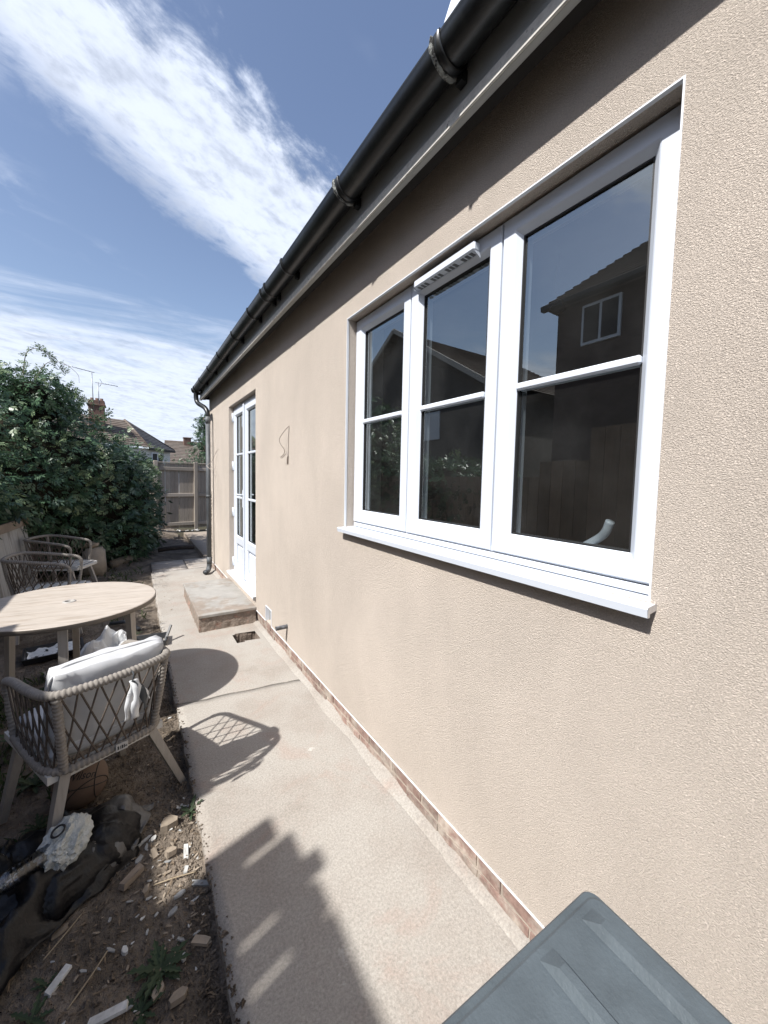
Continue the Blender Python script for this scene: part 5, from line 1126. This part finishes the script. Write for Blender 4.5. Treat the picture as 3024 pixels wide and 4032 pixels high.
def hip_house():
    t = thing('hip_roof_house', 'neighbouring house with hipped roof and brick chimney above the hedge', 'house', (0, 0, 0))
    ea, eb = V(-.28, 22.2, 2.76), V(.92, 23.6, 2.72); ap = V(-1.30, 23.9, 4.17); el = V(-3.6, 20.6, 2.8); bk = V(-1.6, 27.0, 2.76)
    mb = MB(); tile_rows(mb, ea, eb, ap + V(.02, .02, 0), ap, 16, .02); mb.build('shaded_slope', m_slate, t)  # shaded face of the hip; its shade is put into the dark colour
    mb = MB(); ap2 = V(-4.3, 23.4, 4.3); tile_rows(mb, V(-4.6, 19.9, 2.8), ea, ap, ap2, 14); mb.build('tiled_slope', m_tiles, t)  # sunlit face of the same roof, given a lighter brown colour
    mb = MB(); mb.tube([ea + V(0, 0, .02), ap + V(0, 0, .03)], .05, 6); mb.build('hip_tiles', m_tiles, t)
    mb = MB(); mb.tube([eb + V(0, 0, .02), ap + V(0, 0, .03)], .04, 6); mb.build('hip_tiles', m_slate, t)
    d = (eb - ea); nrm = V(d.y, -d.x, 0).normalized(); a = ea - nrm*.22 + d*.06; b = eb - nrm*.22 - d*.04
    mb = MB(); mb.add([V(a.x, a.y, 0), V(b.x, b.y, 0), V(b.x, b.y, 2.7), V(a.x, a.y, 2.7)], [(0, 1, 2, 3)]); w2 = V(-4.4, 20.3, 0); mb.add([V(w2.x, w2.y, 0), V(a.x, a.y, 0), V(a.x, a.y, 2.7), V(w2.x, w2.y, 2.7)], [(0, 1, 2, 3)]); b2 = V(-2.2, 27.0, 0); mb.add([V(b.x, b.y, 0), b2, V(b2.x, b2.y, 2.7), V(b.x, b.y, 2.7)], [(0, 1, 2, 3)]); mb.build('wall', m_fwall, t)
    mb = MB(); mb.bar(ea - V(0, 0, .06), eb - V(0, 0, .06), .10, .10); mb.build('eaves_gutter', m_gasket, t)
    c = a.lerp(b, .40) + nrm*.02; u = d.normalized(); mb = MB(); p = lambda s, z: V(c.x + u.x*s, c.y + u.y*s, z)
    mb.bar(p(-.42, 2.17), p(.42, 2.17), .05, .75); w = mb.build('window', m_white, t)
    for s in (-.20, .20):
        mb = MB(); q = nrm*.03; mb.bar(p(s - .15, 2.17) + q, p(s + .15, 2.17) + q, .012, .62); mb.build('pane', m_gasket, w)
    ch = MB(); cx, cy = -2.35, 22.6
    ch.bbox((cx - .30, cy - .30, 3.2), (cx + .30, cy + .30, 4.55), .01); ch.bbox((cx - .35, cy - .35, 4.551), (cx + .35, cy + .35, 4.63), .01); ch.bbox((cx - .31, cy - .31, 4.631), (cx + .31, cy + .31, 4.80), .01); co = ch.build('chimney', m_fbrick, t)
    for s in (-.17, .02, .19): mb = MB(); mb.lathe([(.07, 4.80), (.065, 4.93), (.05, 4.93), (.05, 4.82)], 12, (cx + s, cy, 0)); mb.build('pot', m_fbrick, co)
    ma = mat('aerial_metal', (0.25, 0.26, 0.28), 0.4, 0.1, metal=0.6)
    for dx, zt, ln, sgn in ((-.10, 6.05, 1.0, -1), (.12, 5.62, .75, 1)):
        mb = MB(); mb.tube([(cx + dx, cy - .3, 4.3), (cx + dx - .03, cy - .3, zt)], .018, 6); mb.tube([(cx + dx - .03 - sgn*.1, cy - .3, zt - .02), (cx + dx - .03 + sgn*ln, cy - .3, zt + (.16 if sgn < 0 else -.08))], .014, 6)
        for k in range(7): x = cx + dx - .03 + sgn*ln*(k/7.0 + .1); z = zt + (.16 if sgn < 0 else -.08)*(k/7.0 + .1); mb.tube([(x, cy - .42, z), (x, cy - .18, z)], .006, 4)
        if sgn > 0:
            for q in (-.14, .14): mb.tube([(cx + dx + .05, cy - .45, zt + q), (cx + dx + .05, cy - .15, zt + q)], .008, 4); mb.tube([(cx + dx + .12, cy - .3, zt), (cx + dx + .02, cy - .3, zt + q*1.4)], .008, 4)
        mb.build('aerial', ma, co)
hip_house()
def far_house():
    t = thing('brown_roof_house', 'distant house with long brown tiled roof and small chimney', 'house', (0, 0, 0))
    mb = MB(); tile_rows(mb, (.4, 27.2, 2.0), (9, 27.6, 2.0), (9, 31.2, 3.78), (.9, 30.8, 3.74), 16); mb.build('tiled_slope', m_tiles, t)
    mb = MB(); mb.tube([(.9, 30.8, 3.76), (9, 31.2, 3.80)], .07, 6); mb.build('ridge_tiles', m_tiles, t)
    mb = MB(); mb.box((1.0, 27.5, 0), (9, 34, 2.0)); mb.build('wall', m_fwall, t)
    mb = MB(); mb.bbox((2.04, 30.3, 3.3), (2.50, 30.75, 4.02), .01); co = mb.build('chimney', m_fbrick, t)
    mb = MB(); mb.bbox((2.0, 30.26, 4.021), (2.54, 30.79, 4.07), .01); mb.build('cap', m_fbrick, co)
    rng = np.random.default_rng(9); 
    g = thing('ivy_growth', 'green ivy rambling over the distant brown roof above the fence', 'ivy', (1.6, 22, 1.6)); n = 900
    P = np.c_[rng.normal(0, .75, n), rng.normal(0, .3, n), .22*np.abs(rng.normal(0, 1, n)) + .1*np.sin(np.arange(n))]; N_ = np.tile([0, -.6, .8], (n, 1)) + rng.normal(size=(n, 3))*.3; mesh_from_quads('crown', leaf_cloud((P, N_), 0, rng, (.05, .09)), m_leaf, g)
    mb = MB(); mb.tube([(0, .1, -1.6), (.05, .1, -.6), (0, 0, .2)], .06, 7); mb.build('trunk', m_bark, g)
far_house()
def conifer():
    rng = np.random.default_rng(3); t = thing('garden_tree', 'small evergreen tree peeping past the downpipe', 'tree', (1.15, 15.0, 0))
    mb = MB(); mb.tube([(0, 0, -.1), (.03, 0, 1.6), (0, .02, 3.5)], [.09, .06, .02], 8); mb.build('trunk', m_bark, t)
    n = 900; z = rng.uniform(1.9, 3.55, n); a = rng.uniform(0, 6.28, n); rr = .46*(1 - (z - 1.9)/2.6)*np.sqrt(rng.random(n))*(1 + .5*np.sin(a*3 + z*5)); P = np.c_[rr*np.cos(a), rr*np.sin(a), z]; Nn = np.c_[np.cos(a), np.sin(a), .4*np.ones(n)]; Nn /= np.linalg.norm(Nn, axis=1)[:, None]
    mesh_from_quads('crown', leaf_cloud((P, Nn), 0, rng, (.04, .07)), m_leaf, t)
conifer()
# houses across the side boundary (seen mirrored in the panes)
def tall_house():
    t = thing('brick_house', 'two storey brick house mirrored in the right hand window pane', 'house', (0, 0, 0))
    mb = MB(); mb.box((-14, -4, -.1), (-8, 6.0, 5.85)); mb.build('wall', mat('old_brick', (0.085, 0.06, 0.05), 0.9, 0.25, 5, 0.3, 20, .01), t)
    mb = MB(); tile_rows(mb, (-7.7, 6.3, 5.9), (-7.7, -4.3, 5.9), (-11, -1.5, 8.6), (-11, 3.6, 8.6), 22, .04); tile_rows(mb, (-7.7, 6.3, 5.9), (-14.3, 6.3, 5.9), (-11, 3.6, 8.6), (-11, 3.62, 8.6), 22, .04); mb.build('roof', m_tiles, t)
    mb = MB(); mb.bbox((-7.82, -4.3, 5.80), (-7.66, 6.3, 5.93), .02); mb.build('eaves_gutter', m_gasket, t)
    for y0, y1, z0, z1 in ((4.45, 5.35, 4.75, 5.70), (1.6, 2.9, 4.6, 5.6), (-1.5, -.2, 4.6, 5.6), (1.2, 2.9, 1.9, 3.1)):
        mb = MB(); mb.bbox((-8.02, y0, z0), (-7.95, y1, z1), .01); w = mb.build('window', m_white, t)
        for k in range(2): a = y0 + .06 + k*(y1 - y0 - .06)/2; mb = MB(); mb.box((-7.949, a, z0 + .07), (-7.944, a + (y1 - y0)/2 - .09, z1 - .07)); mb.build('pane', m_pane2 if False else m_gasket, w)
tall_house()
def gable_house():
    t = thing('gable_house', 'dark gabled bungalow mirrored in the middle and left panes', 'house', (0, 0, 0))
    mb = MB(); mb.add([V(-8, 8.3, -.1), V(-8, 17.5, -.1), V(-8, 17.5, 4.6), V(-8, 12.9, 7.3), V(-8, 8.3, 4.6), V(-15, 8.3, -.1), V(-15, 8.3, 4.6)], [(0, 1, 2, 3, 4), (5, 0, 4, 6)]); mb.build('wall', mat('dark_render', (0.09, 0.082, 0.076), 0.9, 0.2, 3), t)
    mb = MB(); tile_rows(mb, (-7.6, 8.0, 4.42), (-15, 8.0, 4.42), (-15, 12.9, 7.36), (-7.6, 12.9, 7.36), 20, .04); tile_rows(mb, (-15, 17.8, 4.42), (-7.6, 17.8, 4.42), (-7.6, 12.9, 7.36), (-15, 12.9, 7.36), 20, .04); mb.build('roof', m_tiles, t)
    mb = MB(); mb.bar((-7.62, 8.0, 4.40), (-7.62, 12.9, 7.34), .06, .16); mb.bar((-7.62, 17.8, 4.40), (-7.62, 12.9, 7.34), .06, .16); mb.build('bargeboard', mat('cream_board', (0.45, 0.42, 0.38), 0.7, 0.1), t)
    mb = MB(); mb.bbox((-8.03, 10.4, 2.9), (-7.96, 11.4, 3.9), .01); mb.build('window', m_white, t)
    mb = MB(); mb.tube([(-9.5, 9.4, 5.0), (-9.5, 9.4, 5.9)], .09, 8); mb.build('flue', m_gasket, t)
gable_house()
